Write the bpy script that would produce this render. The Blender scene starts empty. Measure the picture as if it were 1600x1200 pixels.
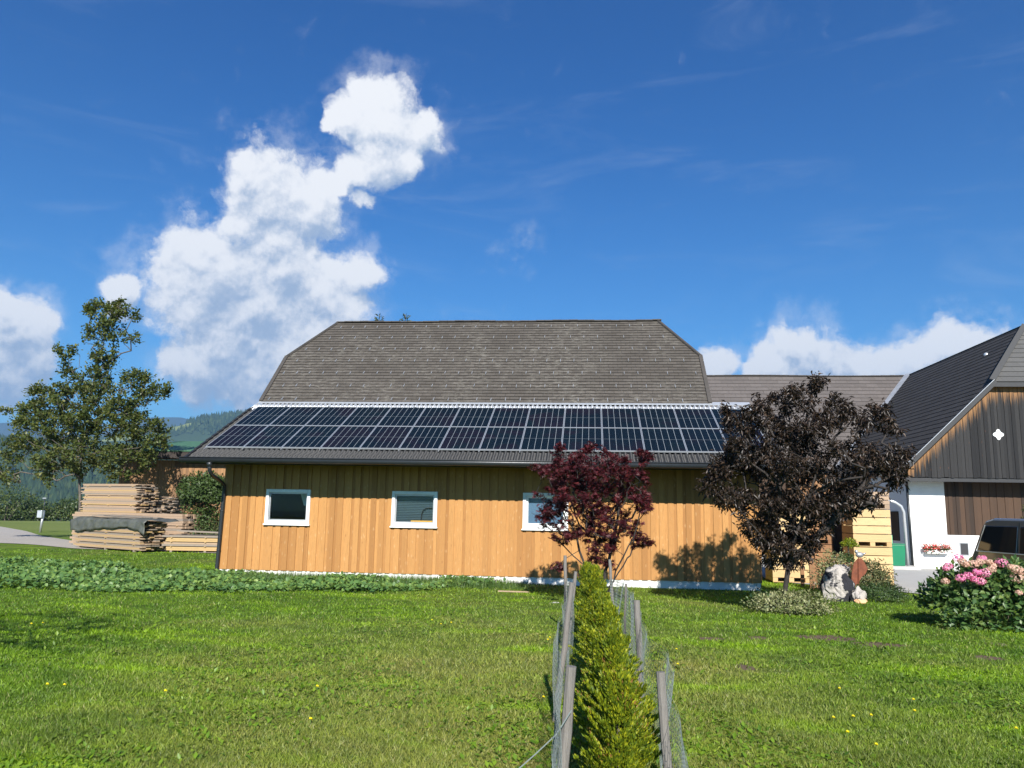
import bpy, math, random
import numpy as np
R = math.radians
rng = np.random.default_rng(7)
random.seed(7)
scene = bpy.context.scene
COL = scene.collection

# ------------------------------------------------------------------ camera
EYE = np.array([0.0, 0.0, 1.6])
YAW, PIT, ROL, FPX = R(5.8117), R(9.147), R(1.0413), 1232.6
_f = np.array([-math.sin(YAW)*math.cos(PIT), math.cos(YAW)*math.cos(PIT), math.sin(PIT)])
_r = np.array([math.cos(YAW), math.sin(YAW), 0.0]); _u = np.cross(_r, _f)
CR = _r*math.cos(ROL) + _u*math.sin(ROL); CU = -_r*math.sin(ROL) + _u*math.cos(ROL); CF = _f

def at(x, y, Y=None, Z=None, X=None):
    d = CF + CR*(x-800)/FPX - CU*(y-600)/FPX
    t = Y/d[1] if Y is not None else ((Z-1.6)/d[2] if Z is not None else X/d[0])
    return EYE + d*t

def skydir(x, y):
    d = CF + CR*(x-800)/FPX - CU*(y-600)/FPX
    return d/np.linalg.norm(d)

from mathutils import Matrix, Vector
cam_data = bpy.data.cameras.new("camera"); cam = bpy.data.objects.new("camera", cam_data); COL.objects.link(cam)
cam.matrix_world = Matrix(((CR[0], CU[0], -CF[0], 0), (CR[1], CU[1], -CF[1], 0), (CR[2], CU[2], -CF[2], 1.6), (0, 0, 0, 1)))
cam_data.sensor_fit = 'HORIZONTAL'; cam_data.sensor_width = 36.0; cam_data.lens = 36.0*FPX/1600.0
cam_data.clip_end = 20000; cam_data.clip_start = 0.05
scene.camera = cam

# ------------------------------------------------------------------ node helpers
class NT:
    def __init__(s, tree): s.t = tree; s.N = tree.nodes; s.L = tree.links
    def put(s, sock, v):
        if v is None: return
        if isinstance(v, bpy.types.NodeSocket): s.L.new(v, sock)
        elif isinstance(v, (tuple, list)) and hasattr(sock.default_value, '__len__') and len(sock.default_value) == 4 and len(v) == 3: sock.default_value = (*v, 1)
        else: sock.default_value = v
    def n(s, typ, props=None, **ins):
        nd = s.N.new(typ)
        for k, v in (props or {}).items(): setattr(nd, k, v)
        for k, v in ins.items(): s.put(nd.inputs[k.replace('_', ' ')], v)
        return nd
    def m(s, op, a, b=None, c=None, clamp=False):
        nd = s.N.new('ShaderNodeMath'); nd.operation = op; nd.use_clamp = clamp
        for i, v in enumerate((a, b, c)): s.put(nd.inputs[i], v)
        return nd.outputs[0]
    def vm(s, op, a, b=None, sc=None):
        nd = s.N.new('ShaderNodeVectorMath'); nd.operation = op
        s.put(nd.inputs[0], a); s.put(nd.inputs[1], b)
        if sc is not None: s.put(nd.inputs['Scale'], sc)
        return nd.outputs['Value'] if op in ('DOT_PRODUCT', 'LENGTH', 'DISTANCE') else nd.outputs[0]
    def noise(s, vec, scale, detail=3, rough=.55, col=False, dist=0):
        nd = s.n('ShaderNodeTexNoise'); s.put(nd.inputs['Vector'], vec)
        nd.inputs['Scale'].default_value = scale; nd.inputs['Detail'].default_value = detail
        nd.inputs['Roughness'].default_value = rough; nd.inputs['Distortion'].default_value = dist
        return nd.outputs['Color'] if col else nd.outputs[0]
    def ramp(s, f, lo, hi, a=0.0, b=1.0, smooth=True):
        nd = s.N.new('ShaderNodeMapRange'); nd.interpolation_type = 'SMOOTHSTEP' if smooth else 'LINEAR'
        for i, v in enumerate((f, lo, hi, a, b)): s.put(nd.inputs[i], v)
        return nd.outputs[0]
    def mix(s, f, a, b, mode='MIX'):
        nd = s.N.new('ShaderNodeMix'); nd.data_type = 'RGBA'; nd.blend_type = mode
        s.put(nd.inputs[0], f); s.put(nd.inputs[6], a); s.put(nd.inputs[7], b)
        return nd.outputs[2]
    def map(s, vec, scale=(1, 1, 1), loc=(0, 0, 0)):
        nd = s.N.new('ShaderNodeMapping'); s.put(nd.inputs[0], vec)
        nd.inputs['Scale'].default_value = scale; nd.inputs['Location'].default_value = loc
        return nd.outputs[0]
    def pos(s): return s.n('ShaderNodeNewGeometry').outputs['Position']
    def rnd(s): return s.n('ShaderNodeNewGeometry').outputs['Random Per Island']
    def uv(s): return s.n('ShaderNodeTexCoord').outputs['UV']
    def xyz(s, v):
        nd = s.n('ShaderNodeSeparateXYZ'); s.put(nd.inputs[0], v); return nd.outputs

def mat(name):
    m = bpy.data.materials.new(name); m.use_nodes = True; m.node_tree.nodes.clear()
    T = NT(m.node_tree); out = T.n('ShaderNodeOutputMaterial'); return m, T, out

def pbsdf(T, out, color, rough=.6, metal=0, spec=.5, bump=None, bstr=.3, bdist=.02, **kw):
    b = T.n('ShaderNodeBsdfPrincipled'); T.put(b.inputs['Base Color'], color); T.put(b.inputs['Roughness'], rough)
    T.put(b.inputs['Metallic'], metal); T.put(b.inputs['Specular IOR Level'], spec)
    for k, v in kw.items(): T.put(b.inputs[k.replace('_', ' ')], v)
    if bump is not None:
        bn = T.n('ShaderNodeBump'); T.put(bn.inputs['Height'], bump); bn.inputs['Strength'].default_value = bstr
        bn.inputs['Distance'].default_value = bdist; T.L.new(bn.outputs[0], b.inputs['Normal'])
    T.L.new(b.outputs[0], out.inputs['Surface']); return b

M = {}
def plain(name, col, rough=.6, metal=0, spec=.5, var=.12, nscale=3.0, bstr=.15):
    m, T, o = mat(name); p = T.pos(); n = T.noise(p, nscale, 5, .6)
    k = T.ramp(n, .25, .75, 1-var, 1+var, False)
    c = T.mix(1.0, col, T.n('ShaderNodeCombineColor', Red=k, Green=k, Blue=k).outputs[0], 'MULTIPLY')
    pbsdf(T, o, c, rough, metal, spec, T.noise(p, nscale*12, 3), bstr, .01)
    M[name] = m; return m

plain('white_paint', (.78, .80, .80), .45); plain('grey_metal', (.42, .43, .44), .4, .6)
plain('zinc', (.62, .64, .66), .32, .55, var=.08); plain('dark_metal', (.028, .032, .036), .38, .3, var=.15)
plain('black', (.012, .012, .012), .5); plain('concrete', (.42, .41, .39), .85, nscale=2, var=.2, bstr=.4)
plain('green_plastic', (.01, .17, .08), .35, var=.06); plain('light_green_plastic', (.18, .42, .24), .4)
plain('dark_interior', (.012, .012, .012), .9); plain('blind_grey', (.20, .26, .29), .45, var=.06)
plain('blue_blind', (.075, .13, .21), .5, var=.05); plain('rust', (.17, .05, .022), .8, var=.35, nscale=9, bstr=.5)
plain('yellow_paint', (.75, .33, .02), .4); plain('pale_reflection', (.62, .64, .6), .7, var=.03)
plain('tyre', (.02, .02, .02), .8); plain('pink_stone', (.7, .4, .22), .8)
plain('frame_alu', (.46, .49, .52), .3, .5, var=.04)
plain('trim_dark', (.02, .02, .022), .5)
plain('fascia_wood', (.03, .022, .018), .7)

def wood(name, c1, c2, grain=(9, 9, .7), knots=.5, knotcol=(.16, .06, .02), rough=.65, pale=None, stain=None, bstr=.25, axis='z'):
    m, T, o = mat(name); p = T.pos(); r = T.rnd()
    off = T.n('ShaderNodeCombineXYZ', X=T.m('MULTIPLY', r, 37.0), Y=T.m('MULTIPLY', r, 91.0), Z=T.m('MULTIPLY', r, 53.0)).outputs[0]
    q = T.vm('ADD', p, off)
    g = T.noise(T.map(q, grain), 6, 6, .65, dist=.6)
    col = T.mix(T.m('ADD', T.m('MULTIPLY', T.m('POWER', r, 1.6), .85), T.m('MULTIPLY', g, .40), clamp=True), c1, c2)
    col = T.mix(T.ramp(g, .46, .72, 0, .5), col, tuple(x*.55 for x in c1))
    gs = (5.0, 5.0, 1.6) if axis == 'z' else (1.6, 5, 5)
    v = T.n('ShaderNodeTexVoronoi', Vector=T.map(q, gs)); v.inputs['Scale'].default_value = 1.15
    kn = T.ramp(v.outputs['Distance'], .035, .10, 1, 0)
    col = T.mix(T.m('MULTIPLY', kn, knots), col, knotcol)
    if pale:
        v2 = T.n('ShaderNodeTexVoronoi', Vector=T.map(q, (7, 7, 3.0), (3, 7, 1))); v2.inputs['Scale'].default_value = 1.3
        col = T.mix(T.m('MULTIPLY', T.ramp(T.m('ADD', v2.outputs['Distance'], T.m('MULTIPLY', T.m('SUBTRACT', g, .5), .5)), .05, .24, 1, 0), .25), col, pale)
    if stain: col = stain(T, p, col, g)
    pbsdf(T, o, col, rough, 0, .25, g, bstr, .01); M[name] = m; return m

wood('new_larch', (.475, .245, .082), (.30, .142, .044), pale=(.60, .42, .23))
wood('old_larch', (.36, .20, .095), (.17, .10, .055), knots=.3, grain=(12, 12, .4), bstr=.4)
wood('pale_board', (.42, .30, .205), (.30, .215, .145), grain=(.7, 9, 9), knots=.2, axis='x')
wood('grey_board', (.30, .25, .20), (.20, .17, .14), grain=(.7, 9, 9), knots=.2, axis='x')
wood('yellow_board', (.50, .35, .17), (.38, .25, .11), grain=(.7, 9, 9), knots=.3, axis='x')
wood('crate_pale', (.62, .45, .235), (.44, .29, .13), grain=(.7, 9, 9), knots=.4, axis='x')
wood('crate_brown', (.30, .16, .075), (.20, .10, .05), grain=(.7, 9, 9), knots=.3, axis='x')
wood('post_grey', (.30, .28, .26), (.10, .088, .075), grain=(30, 30, 1.5), knots=.4, bstr=.7)
wood('dark_board', (.085, .048, .028), (.030, .019, .013), knots=.3, grain=(12, 12, .5), bstr=.5)

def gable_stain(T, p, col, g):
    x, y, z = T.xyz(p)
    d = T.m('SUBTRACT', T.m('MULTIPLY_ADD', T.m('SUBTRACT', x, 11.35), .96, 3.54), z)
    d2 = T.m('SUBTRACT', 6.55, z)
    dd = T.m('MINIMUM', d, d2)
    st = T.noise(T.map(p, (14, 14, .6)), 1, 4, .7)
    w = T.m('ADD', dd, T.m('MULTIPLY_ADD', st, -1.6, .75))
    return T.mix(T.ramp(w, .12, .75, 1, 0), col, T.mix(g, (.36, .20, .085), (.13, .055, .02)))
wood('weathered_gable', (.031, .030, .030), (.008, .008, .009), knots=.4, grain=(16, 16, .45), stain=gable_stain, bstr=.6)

# ------------------------------------------------------------------ mesh helpers
class MB:
    def __init__(s): s.v = []; s.f = []; s.uv = []
    def quad(s, *p):
        n = len(s.v); s.v += [tuple(map(float, q)) for q in p]; s.f.append(tuple(range(n, n+len(p)))); return s
    def box(s, x0, x1, y0, y1, z0, z1):
        n = len(s.v)
        s.v += [(x, y, z) for z in (z0, z1) for y in (y0, y1) for x in (x0, x1)]
        s.f += [tuple(n+i for i in q) for q in ((0, 2, 3, 1), (4, 5, 7, 6), (0, 1, 5, 4), (2, 6, 7, 3), (0, 4, 6, 2), (1, 3, 7, 5))]; return s
    def obox(s, c, ax, ay, az):
        c, ax, ay, az = map(np.array, (c, ax, ay, az)); n = len(s.v)
        for k in (-1, 1):
            for j in (-1, 1):
                for i in (-1, 1): s.v.append(tuple(c + i*ax + j*ay + k*az))
        s.f += [tuple(n+i for i in q) for q in ((0, 2, 3, 1), (4, 5, 7, 6), (0, 1, 5, 4), (2, 6, 7, 3), (0, 4, 6, 2), (1, 3, 7, 5))]; return s
    def beam(s, a, b, w, h, up=(0, 0, 1)):
        a, b = np.array(a, float), np.array(b, float); d = b-a; L = np.linalg.norm(d); d /= L
        x = np.cross(d, up); x /= np.linalg.norm(x); z = np.cross(x, d)
        return s.obox((a+b)/2, d*L/2, x*w/2, z*h/2)
    def tube(s, pts, rad, n=8, cap=True):
        pts = [np.array(p, float) for p in pts]; rad = rad if hasattr(rad, '__len__') else [rad]*len(pts)
        base = len(s.v); prev = None
        for i, p in enumerate(pts):
            d = pts[min(i+1, len(pts)-1)] - pts[max(i-1, 0)]; d = d/(np.linalg.norm(d)+1e-9)
            if prev is None:
                a = np.cross(d, (0, 0, 1)) if abs(d[2]) < .9 else np.cross(d, (1, 0, 0))
            else: a = prev - d*(prev@d)
            a = a/(np.linalg.norm(a)+1e-9); prev = a; b = np.cross(d, a)
            for k in range(n):
                t = 2*math.pi*k/n; s.v.append(tuple(p + rad[i]*(a*math.cos(t)+b*math.sin(t))))
        for i in range(len(pts)-1):
            for k in range(n):
                k2 = (k+1) % n; s.f.append((base+i*n+k, base+i*n+k2, base+(i+1)*n+k2, base+(i+1)*n+k))
        if cap:
            s.f.append(tuple(base+k for k in reversed(range(n)))); s.f.append(tuple(base+(len(pts)-1)*n+k for k in range(n)))
        return s
    def ball(s, c, r, n=10, m=7, sc=(1, 1, 1), jit=0):
        base = len(s.v); c = np.array(c, float)
        for j in range(m+1):
            th = math.pi*j/m
            for i in range(n):
                ph = 2*math.pi*i/n; k = r*(1+jit*(random.random()-.5))
                s.v.append(tuple(c + k*np.array([math.sin(th)*math.cos(ph)*sc[0], math.sin(th)*math.sin(ph)*sc[1], math.cos(th)*sc[2]])))
        for j in range(m):
            for i in range(n):
                i2 = (i+1) % n; s.f.append((base+j*n+i, base+(j+1)*n+i, base+(j+1)*n+i2, base+j*n+i2))
        return s

def link(name, me, m, parent=None, smooth=False):
    o = bpy.data.objects.new(name, me); COL.objects.link(o)
    if m is not None: me.materials.append(M[m] if isinstance(m, str) else m)
    if parent is not None: o.parent = parent
    if smooth: me.polygons.foreach_set('use_smooth', np.ones(len(me.polygons), bool))
    return o

def wloc(o):
    l = np.zeros(3)
    while o is not None: l += np.array(o.location[:]); o = o.parent
    return l

def build(name, mb, m, parent=None, smooth=False, uvs=None, bevel=0, origin=None):
    off = wloc(parent) if parent is not None else (np.array(origin, float) if origin is not None else np.zeros(3))
    me = bpy.data.meshes.new(name)
    me.from_pydata([tuple(np.array(v)-off) for v in mb.v], [], mb.f)
    if uvs is not None:
        l = me.uv_layers.new(name='UVMap'); l.data.foreach_set('uv', np.array(uvs, np.float32).ravel())
    me.update(); o = link(name, me, m, parent, smooth)
    if origin is not None and parent is None: o.location = tuple(off)
    if bevel:
        b = o.modifiers.new('bevel', 'BEVEL'); b.width = bevel; b.segments = 2; b.limit_method = 'ANGLE'
    return o

def build_np(name, V, F, m, parent=None, smooth=False, origin=None):
    """V (n,3), F (k,c) all faces of c corners"""
    off = wloc(parent) if parent is not None else (np.array(origin, float) if origin is not None else np.zeros(3))
    V = np.asarray(V, np.float32) - off.astype(np.float32); F = np.asarray(F, np.int32); k, c = F.shape
    me = bpy.data.meshes.new(name); me.vertices.add(len(V)); me.vertices.foreach_set('co', V.ravel())
    me.loops.add(k*c); me.loops.foreach_set('vertex_index', F.ravel()); me.polygons.add(k)
    me.polygons.foreach_set('loop_start', np.arange(0, k*c, c, dtype=np.int32))
    me.update(calc_edges=True); o = link(name, me, m, parent, smooth)
    if origin is not None and parent is None: o.location = tuple(off)
    return o

def tag(o, label=None, cat=None, group=None, kind=None):
    for k, v in (('label', label), ('category', cat), ('group', group), ('kind', kind)):
        if v: o[k] = v
    return o

def thing(name, label, cat, loc, group=None):
    o = bpy.data.objects.new(name, None); COL.objects.link(o); o.location = tuple(map(float, loc)); o.empty_display_size = .2
    return tag(o, label, cat, group)

def copy_thing(o, loc, label=None):
    c = o.copy(); COL.objects.link(c); c.location = tuple(map(float, loc))
    if label: c['label'] = label
    for ch in list(o.children):
        d = ch.copy(); COL.objects.link(d); d.parent = c
        for g in list(ch.children):
            e = g.copy(); COL.objects.link(e); e.parent = d
    return c

# ------------------------------------------------------------------ ground height
def ss(a, b, x):
    t = np.clip((np.asarray(x, float)-a)/(b-a), 0, 1); return t*t*(3-2*t)
def gz(X, Y):
    X = np.asarray(X, float); Y = np.asarray(Y, float)
    z = -.3*ss(7, 20, Y) + .08*ss(20, 28, Y)*ss(7, 11, X)
    z = z + .03*np.sin(X*.9+1.3)*np.cos(Y*.7)*ss(4, 9, Y)*(1-ss(16, 20, Y))
    r = np.hypot(X, Y)
    z = z - 26*ss(95, 260, r) - 25*ss(250, 520, r)
    return z
# ------------------------------------------------------------------ sun, world
SAZ, SEL = R(10), R(31.5)
SUN = np.array([math.sin(SAZ)*math.cos(SEL), -math.cos(SAZ)*math.cos(SEL), math.sin(SEL)])
sd = bpy.data.lights.new('sun', 'SUN'); sd.energy = 5.0; sd.angle = R(.53); sd.color = (1.0, .955, .88)
so = bpy.data.objects.new('sun', sd); COL.objects.link(so)
so.rotation_euler = Vector(tuple(SUN)).to_track_quat('Z', 'Y').to_euler(); so.location = (20, -30, 40)

world = bpy.data.worlds.new("World"); scene.world = world; world.use_nodes = True
world.node_tree.nodes.clear(); W = NT(world.node_tree)
wo = W.n('ShaderNodeOutputWorld'); tc = W.n('ShaderNodeTexCoord')
D = W.vm('NORMALIZE', tc.outputs['Generated'])
sky = W.n('ShaderNodeTexSky'); sky.sky_type = 'NISHITA'; sky.sun_disc = False
sky.sun_elevation = SEL; sky.sun_rotation = math.pi - SAZ; sky.altitude = 900; sky.air_density = 1.0; sky.dust_density = .35; sky.ozone_density = 2.2
hsv = W.n('ShaderNodeHueSaturation', Color=sky.outputs[0]); hsv.inputs['Saturation'].default_value = 1.22; hsv.inputs['Hue'].default_value = .503; hsv.inputs['Value'].default_value = 1.0

BLOBS = [(600,205,62),(655,212,36),(548,190,34),(600,250,44),(575,155,26),(665,195,24),(520,195,16),(635,250,32),
 (430,310,72),(395,278,42),(480,330,52),(378,345,32),(500,300,32),(430,375,55),
 (330,440,82),(300,402,46),(440,420,62),(400,480,92),(500,455,60),(565,432,36),(520,480,52),(306,480,40),(350,550,74),
 (440,560,90),(285,566,30),(400,530,92),(500,520,70),(320,580,46),(290,425,40),
 (20,522,46),(-10,560,60),(40,548,34),(193,455,22),(188,488,15),(5,482,26),
 (1250,566,54),(1205,575,38),(1300,570,48),(1350,574,40),(1480,550,40),(1440,562,36),(1400,576,36),(1520,545,26),(1120,574,30),(1290,542,22),(1235,535,22),(1470,535,24),
 (1560,560,40),(548,268,24),(560,310,18),(530,288,20)]
def cloud_group():
    g = bpy.data.node_groups.new('cloud_field', 'ShaderNodeTree')
    g.interface.new_socket('Vector', in_out='INPUT', socket_type='NodeSocketVector')
    g.interface.new_socket('Field', in_out='OUTPUT', socket_type='NodeSocketFloat')
    T = NT(g); gi = T.n('NodeGroupInput'); go = T.n('NodeGroupOutput'); d = gi.outputs[0]
    w1 = T.vm('SCALE', T.vm('SUBTRACT', T.noise(d, 9, 3, .55, col=True), (.5, .5, .5)), sc=.036)
    w2 = T.vm('SCALE', T.vm('SUBTRACT', T.noise(d, 34, 4, .6, col=True), (.5, .5, .5)), sc=.026)
    q = T.vm('ADD', T.vm('ADD', d, w1), w2)
    acc = None
    for (x, y, r) in BLOBS:
        c = skydir(x, y); ang = r/FPX*1.06
        dist = T.vm('DISTANCE', q, tuple(c))
        f = T.m('SUBTRACT', 1.0, T.m('DIVIDE', dist, ang))
        f = T.m('MAXIMUM', f, -1.0)
        if acc is None: acc = f
        else:
            acc = T.m('SMOOTH_MAX', acc, f, .22)
    n3 = T.noise(q, 46, 7, .62)
    # billows
    vo = T.n('ShaderNodeTexVoronoi', {'feature': 'SMOOTH_F1'}, Vector=q); vo.inputs['Scale'].default_value = 30; vo.inputs['Smoothness'].default_value = .6
    out = T.m('ADD', acc, T.m('ADD', T.m('MULTIPLY', T.m('SUBTRACT', n3, .5), .95), T.m('MULTIPLY', T.m('SUBTRACT', .42, vo.outputs['Distance']), .38)))
    T.L.new(out, go.inputs[0]); return g
CG = cloud_group()
def cf(vec):
    nd = W.N.new('ShaderNodeGroup'); nd.node_tree = CG; W.put(nd.inputs[0], vec); return nd.outputs[0]
# cloud light and shade painted into the colour: field sampled a step up-left
toward = -CR*.25 + CU*.95
f0 = cf(D); f1 = cf(W.vm('ADD', D, tuple(toward*.026)))
wn_ = W.noise(D, 20, 6, .65)
alpha = W.ramp(W.m('ADD', f0, W.m('MULTIPLY', W.m('SUBTRACT', wn_, .5), .5)), -.26, .26)
veil = W.m('MULTIPLY', W.ramp(f0, -.75, .0), W.ramp(wn_, .40, .66, 0, .34))
alpha = W.m('MAXIMUM', alpha, veil)
soft = W.noise(D, 6, 4, .6)
shade = W.m('ADD', W.m('MULTIPLY', W.m('SUBTRACT', f0, f1), .85), .63)
hf0 = W.noise(D, 55, 5, .6); hf1 = W.noise(W.vm('ADD', D, tuple(toward*.007)), 55, 5, .6)
shade = W.m('ADD', shade, W.m('MULTIPLY', W.m('SUBTRACT', hf0, hf1), .8))
deep = W.ramp(f0, .1, 1.1, 0, .20)
x_, y_, z_ = W.xyz(D)
shade = W.m('SUBTRACT', shade, deep)
shade = W.m('ADD', shade, W.ramp(soft, .38, .62, -.22, .10, False), clamp=True)
ccol = W.mix(W.ramp(shade, .05, .92, 0, 1), (.40, .50, .66), (1.0, 1.0, 1.0))
ccol = W.mix(W.ramp(z_, .14, .02, 0, .45), ccol, (.62, .72, .86))
cem = W.vm('SCALE', ccol, sc=8.4)
# thin cirrus streaks
cn = W.noise(W.map(D, (2.2, 2.2, 9)), 1.6, 8, .62, dist=1.2)
cirr = W.m('MULTIPLY', W.ramp(cn, .50, .80, 0, .16), W.ramp(z_, .05, .4, 1, .75))
wis = W.vm('DISTANCE', W.vm('ADD', D, W.vm('SCALE', W.vm('SUBTRACT', W.noise(D, 16, 4, .6, col=True), (.5, .5, .5)), sc=.10)), tuple(skydir(805, 392)))
cirr = W.m('MAXIMUM', cirr, W.m('MULTIPLY', W.ramp(wis, .01, .045, 1, 0), W.ramp(W.noise(D, 26, 6, .7), .42, .8, 0, .55)))
skyb = W.mix(1.0, hsv.outputs[0], W.mix(W.ramp(z_, .05, .62), (.44, .88, 1.08), (.07, .55, .93)), 'MULTIPLY')
skyc = W.mix(cirr, skyb, (5.2, 5.8, 6.6))
final = W.mix(W.m('MULTIPLY', alpha, .96), skyc, cem)
bg = W.n('ShaderNodeBackground', Color=final); bg.inputs['Strength'].default_value = .064
W.L.new(bg.outputs[0], wo.inputs['Surface'])
world.cycles.sampling_method = 'MANUAL'; world.cycles.sample_map_resolution = 512

scene.view_settings.view_transform = 'Standard'; scene.view_settings.look = 'None'
scene.view_settings.exposure = 1.0; scene.view_settings.gamma = 1.0
scene.render.engine = 'CYCLES'
cy = scene.cycles; cy.max_bounces = 6; cy.diffuse_bounces = 3; cy.glossy_bounces = 3; cy.transmission_bounces = 4; cy.transparent_max_bounces = 8; cy.volume_bounces = 0
cy.caustics_reflective = False; cy.caustics_refractive = False; cy.use_denoising = True; cy.use_adaptive_sampling = True

# ------------------------------------------------------------------ foliage tools
def unit(v): return v/(np.linalg.norm(v, axis=-1, keepdims=True)+1e-9)
LEAF = (np.array([(0, 0, 0), (.45, .27, .07), (.5, -.27, .07), (1, 0, -.05)]), np.array([(0, 2, 3), (0, 3, 1)]))
LONGLEAF = (np.array([(0, 0, 0), (.45, .17, .08), (.45, -.17, .08), (1, 0, -.22)]), np.array([(0, 2, 3), (0, 3, 1)]))
ROUND = (np.array([(0, 0, 0), (.3, .36, .05), (.75, .36, .08), (1, 0, 0), (.75, -.36, .08), (.3, -.36, .05)]), np.array([(0, 5, 4), (0, 4, 3), (0, 3, 2), (0, 2, 1)]))
_st = []
for a in (-72, -36, 0, 36, 72):
    b = R(a); L = 1-.25*abs(a)/72; _st.append((b, L))
_pv = [(0, 0, 0)]; _pf = []
for b, L in _st:
    i = len(_pv); _pv += [(L*math.cos(b), L*math.sin(b), -.06), (.42*math.cos(b+.26), .42*math.sin(b+.26), .04), (.42*math.cos(b-.26), .42*math.sin(b-.26), .04)]
    _pf += [(0, i+2, i), (0, i, i+1)]
PALM = (np.array(_pv, float), np.array(_pf))
OAK = (np.array([(0, 0, 0), (.3, .22, .03), (.65, .32, .04), (1, 0, 0), (.65, -.30, .04), (.3, -.2, .03)]), np.array([(0, 5, 4), (0, 4, 3), (0, 3, 2), (0, 2, 1)]))
BLADE = (np.array([(0, .5, 0), (0, -.5, 0), (1, 0, 0)]), np.array([(0, 1, 2)]))

def leaves(C, axis, nrm, size, tmpl, wid=None):
    """centres C, leaf axis, rough normal, size arrays -> V, F"""
    tv, tf = tmpl; n = len(C); a = unit(axis); b = unit(np.cross(nrm, a)); c = np.cross(a, b)
    size = np.broadcast_to(size, (n,))[:, None, None]; wd = size if wid is None else np.broadcast_to(wid, (n,))[:, None, None]
    V = C[:, None, :] + size*tv[None, :, 0:1]*a[:, None, :] + wd*tv[None, :, 1:2]*b[:, None, :] + size*tv[None, :, 2:3]*c[:, None, :]
    F = (tf[None] + (np.arange(n)*len(tv))[:, None, None]).reshape(-1, 3)
    return V.reshape(-1, 3), F

def rdir(n): return unit(rng.normal(size=(n, 3)))

def leafmat(name, stops, trans=.35, rough=.45, spec=.35, nscale=2.2):
    """stops: three colours mixed per leaf and in broad patches"""
    m, T, o = mat(name); r = T.rnd(); p = T.pos(); n = T.noise(p, nscale, 3, .6)
    f = T.m('ADD', T.m('MULTIPLY', r, .75), T.m('MULTIPLY', T.m('SUBTRACT', n, .38), 1.1), clamp=True)
    c = T.mix(T.ramp(f, 0, .55, 0, 1, False), stops[0], stops[1]); c = T.mix(T.ramp(f, .55, 1.0, 0, 1, False), c, stops[2])
    b = T.n('ShaderNodeBsdfPrincipled'); T.put(b.inputs['Base Color'], c); b.inputs['Roughness'].default_value = rough; b.inputs['Specular IOR Level'].default_value = spec
    t = T.n('ShaderNodeBsdfTranslucent'); T.put(t.inputs['Color'], T.mix(1, c, (1.5, 1.35, .7), 'MULTIPLY'))
    mx = T.n('ShaderNodeMixShader'); mx.inputs[0].default_value = trans; T.L.new(b.outputs[0], mx.inputs[1]); T.L.new(t.outputs[0], mx.inputs[2])
    T.L.new(mx.outputs[0], o.inputs['Surface']); M[name] = m
leafmat('oak_leaf', ((.045, .072, .018), (.095, .125, .032), (.19, .19, .055)), .4)
leafmat('maple_leaf', ((.032, .006, .009), (.066, .010, .015), (.15, .028, .030)), .25, .45)
leafmat('plum_leaf', ((.017, .012, .010), (.032, .022, .015), (.085, .054, .036)), .2, .42, .45)
leafmat('thuja_leaf', ((.05, .09, .010), (.16, .22, .012), (.46, .46, .022)), .35, .5, nscale=13)
leafmat('shrub_leaf', ((.028, .05, .015), (.055, .09, .022), (.10, .15, .045)), .25)
leafmat('hydrangea_leaf', ((.030, .075, .020), (.07, .14, .035), (.19, .25, .07)), .25, .4)
leafmat('veg_leaf', ((.06, .13, .04), (.11, .21, .055), (.23, .33, .07)), .3, .45, nscale=1.2)
leafmat('variegated_leaf', ((.07, .10, .035), (.20, .22, .09), (.42, .40, .22)), .2, nscale=4)
leafmat('juniper_leaf', ((.02, .045, .014), (.04, .08, .022), (.09, .14, .035)), .15, nscale=4)
leafmat('spruce_leaf', ((.02, .035, .012), (.05, .07, .02), (.13, .13, .035)), .15)
leafmat('hedge_leaf', ((.03, .055, .018), (.055, .085, .024), (.11, .13, .035)), .2, nscale=.3)
leafmat('brush_leaf', ((.06, .075, .03), (.11, .13, .05), (.20, .19, .09)), .2)
leafmat('pink_petal', ((.62, .12, .34), (.75, .28, .46), (.80, .50, .52)), .25, .6, .2, nscale=5)
leafmat('faded_petal', ((.55, .33, .26), (.66, .45, .36), (.68, .55, .42)), .25, .6, .2, nscale=5)
leafmat('red_petal', ((.6, .02, .03), (.75, .12, .10), (.85, .75, .75)), .2, .6, .2, nscale=30)
leafmat('dry_leaf', ((.16, .075, .02), (.26, .13, .04), (.38, .22, .08)), .2)
plain('bark_grey', (.10, .085, .07), .9, nscale=8, var=.4, bstr=.6)
plain('bark_dark', (.030, .024, .021), .85, nscale=9, var=.4, bstr=.6)
plain('bark_pale', (.19, .16, .13), .9, nscale=8, var=.4, bstr=.6)

def tubes_np(P0, P1, R0, R1, n=5):
    k = len(P0); d = unit(P1-P0); a = unit(np.cross(d, np.where(np.abs(d[:, 2:3]) < .9, [[0, 0, 1.]], [[1., 0, 0]]))); b = np.cross(d, a)
    t = np.arange(n)*2*np.pi/n; ring = a[:, None]*np.cos(t)[None, :, None] + b[:, None]*np.sin(t)[None, :, None]
    V = np.concatenate([P0[:, None]+ring*R0[:, None, None], P1[:, None]+ring*R1[:, None, None]], 1).reshape(-1, 3)
    i = np.arange(n); q = np.stack([i, (i+1) % n, (i+1) % n + n, i+n], 1); F = (q[None] + (np.arange(k)*2*n)[:, None, None]).reshape(-1, 4)
    return V, F

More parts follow.
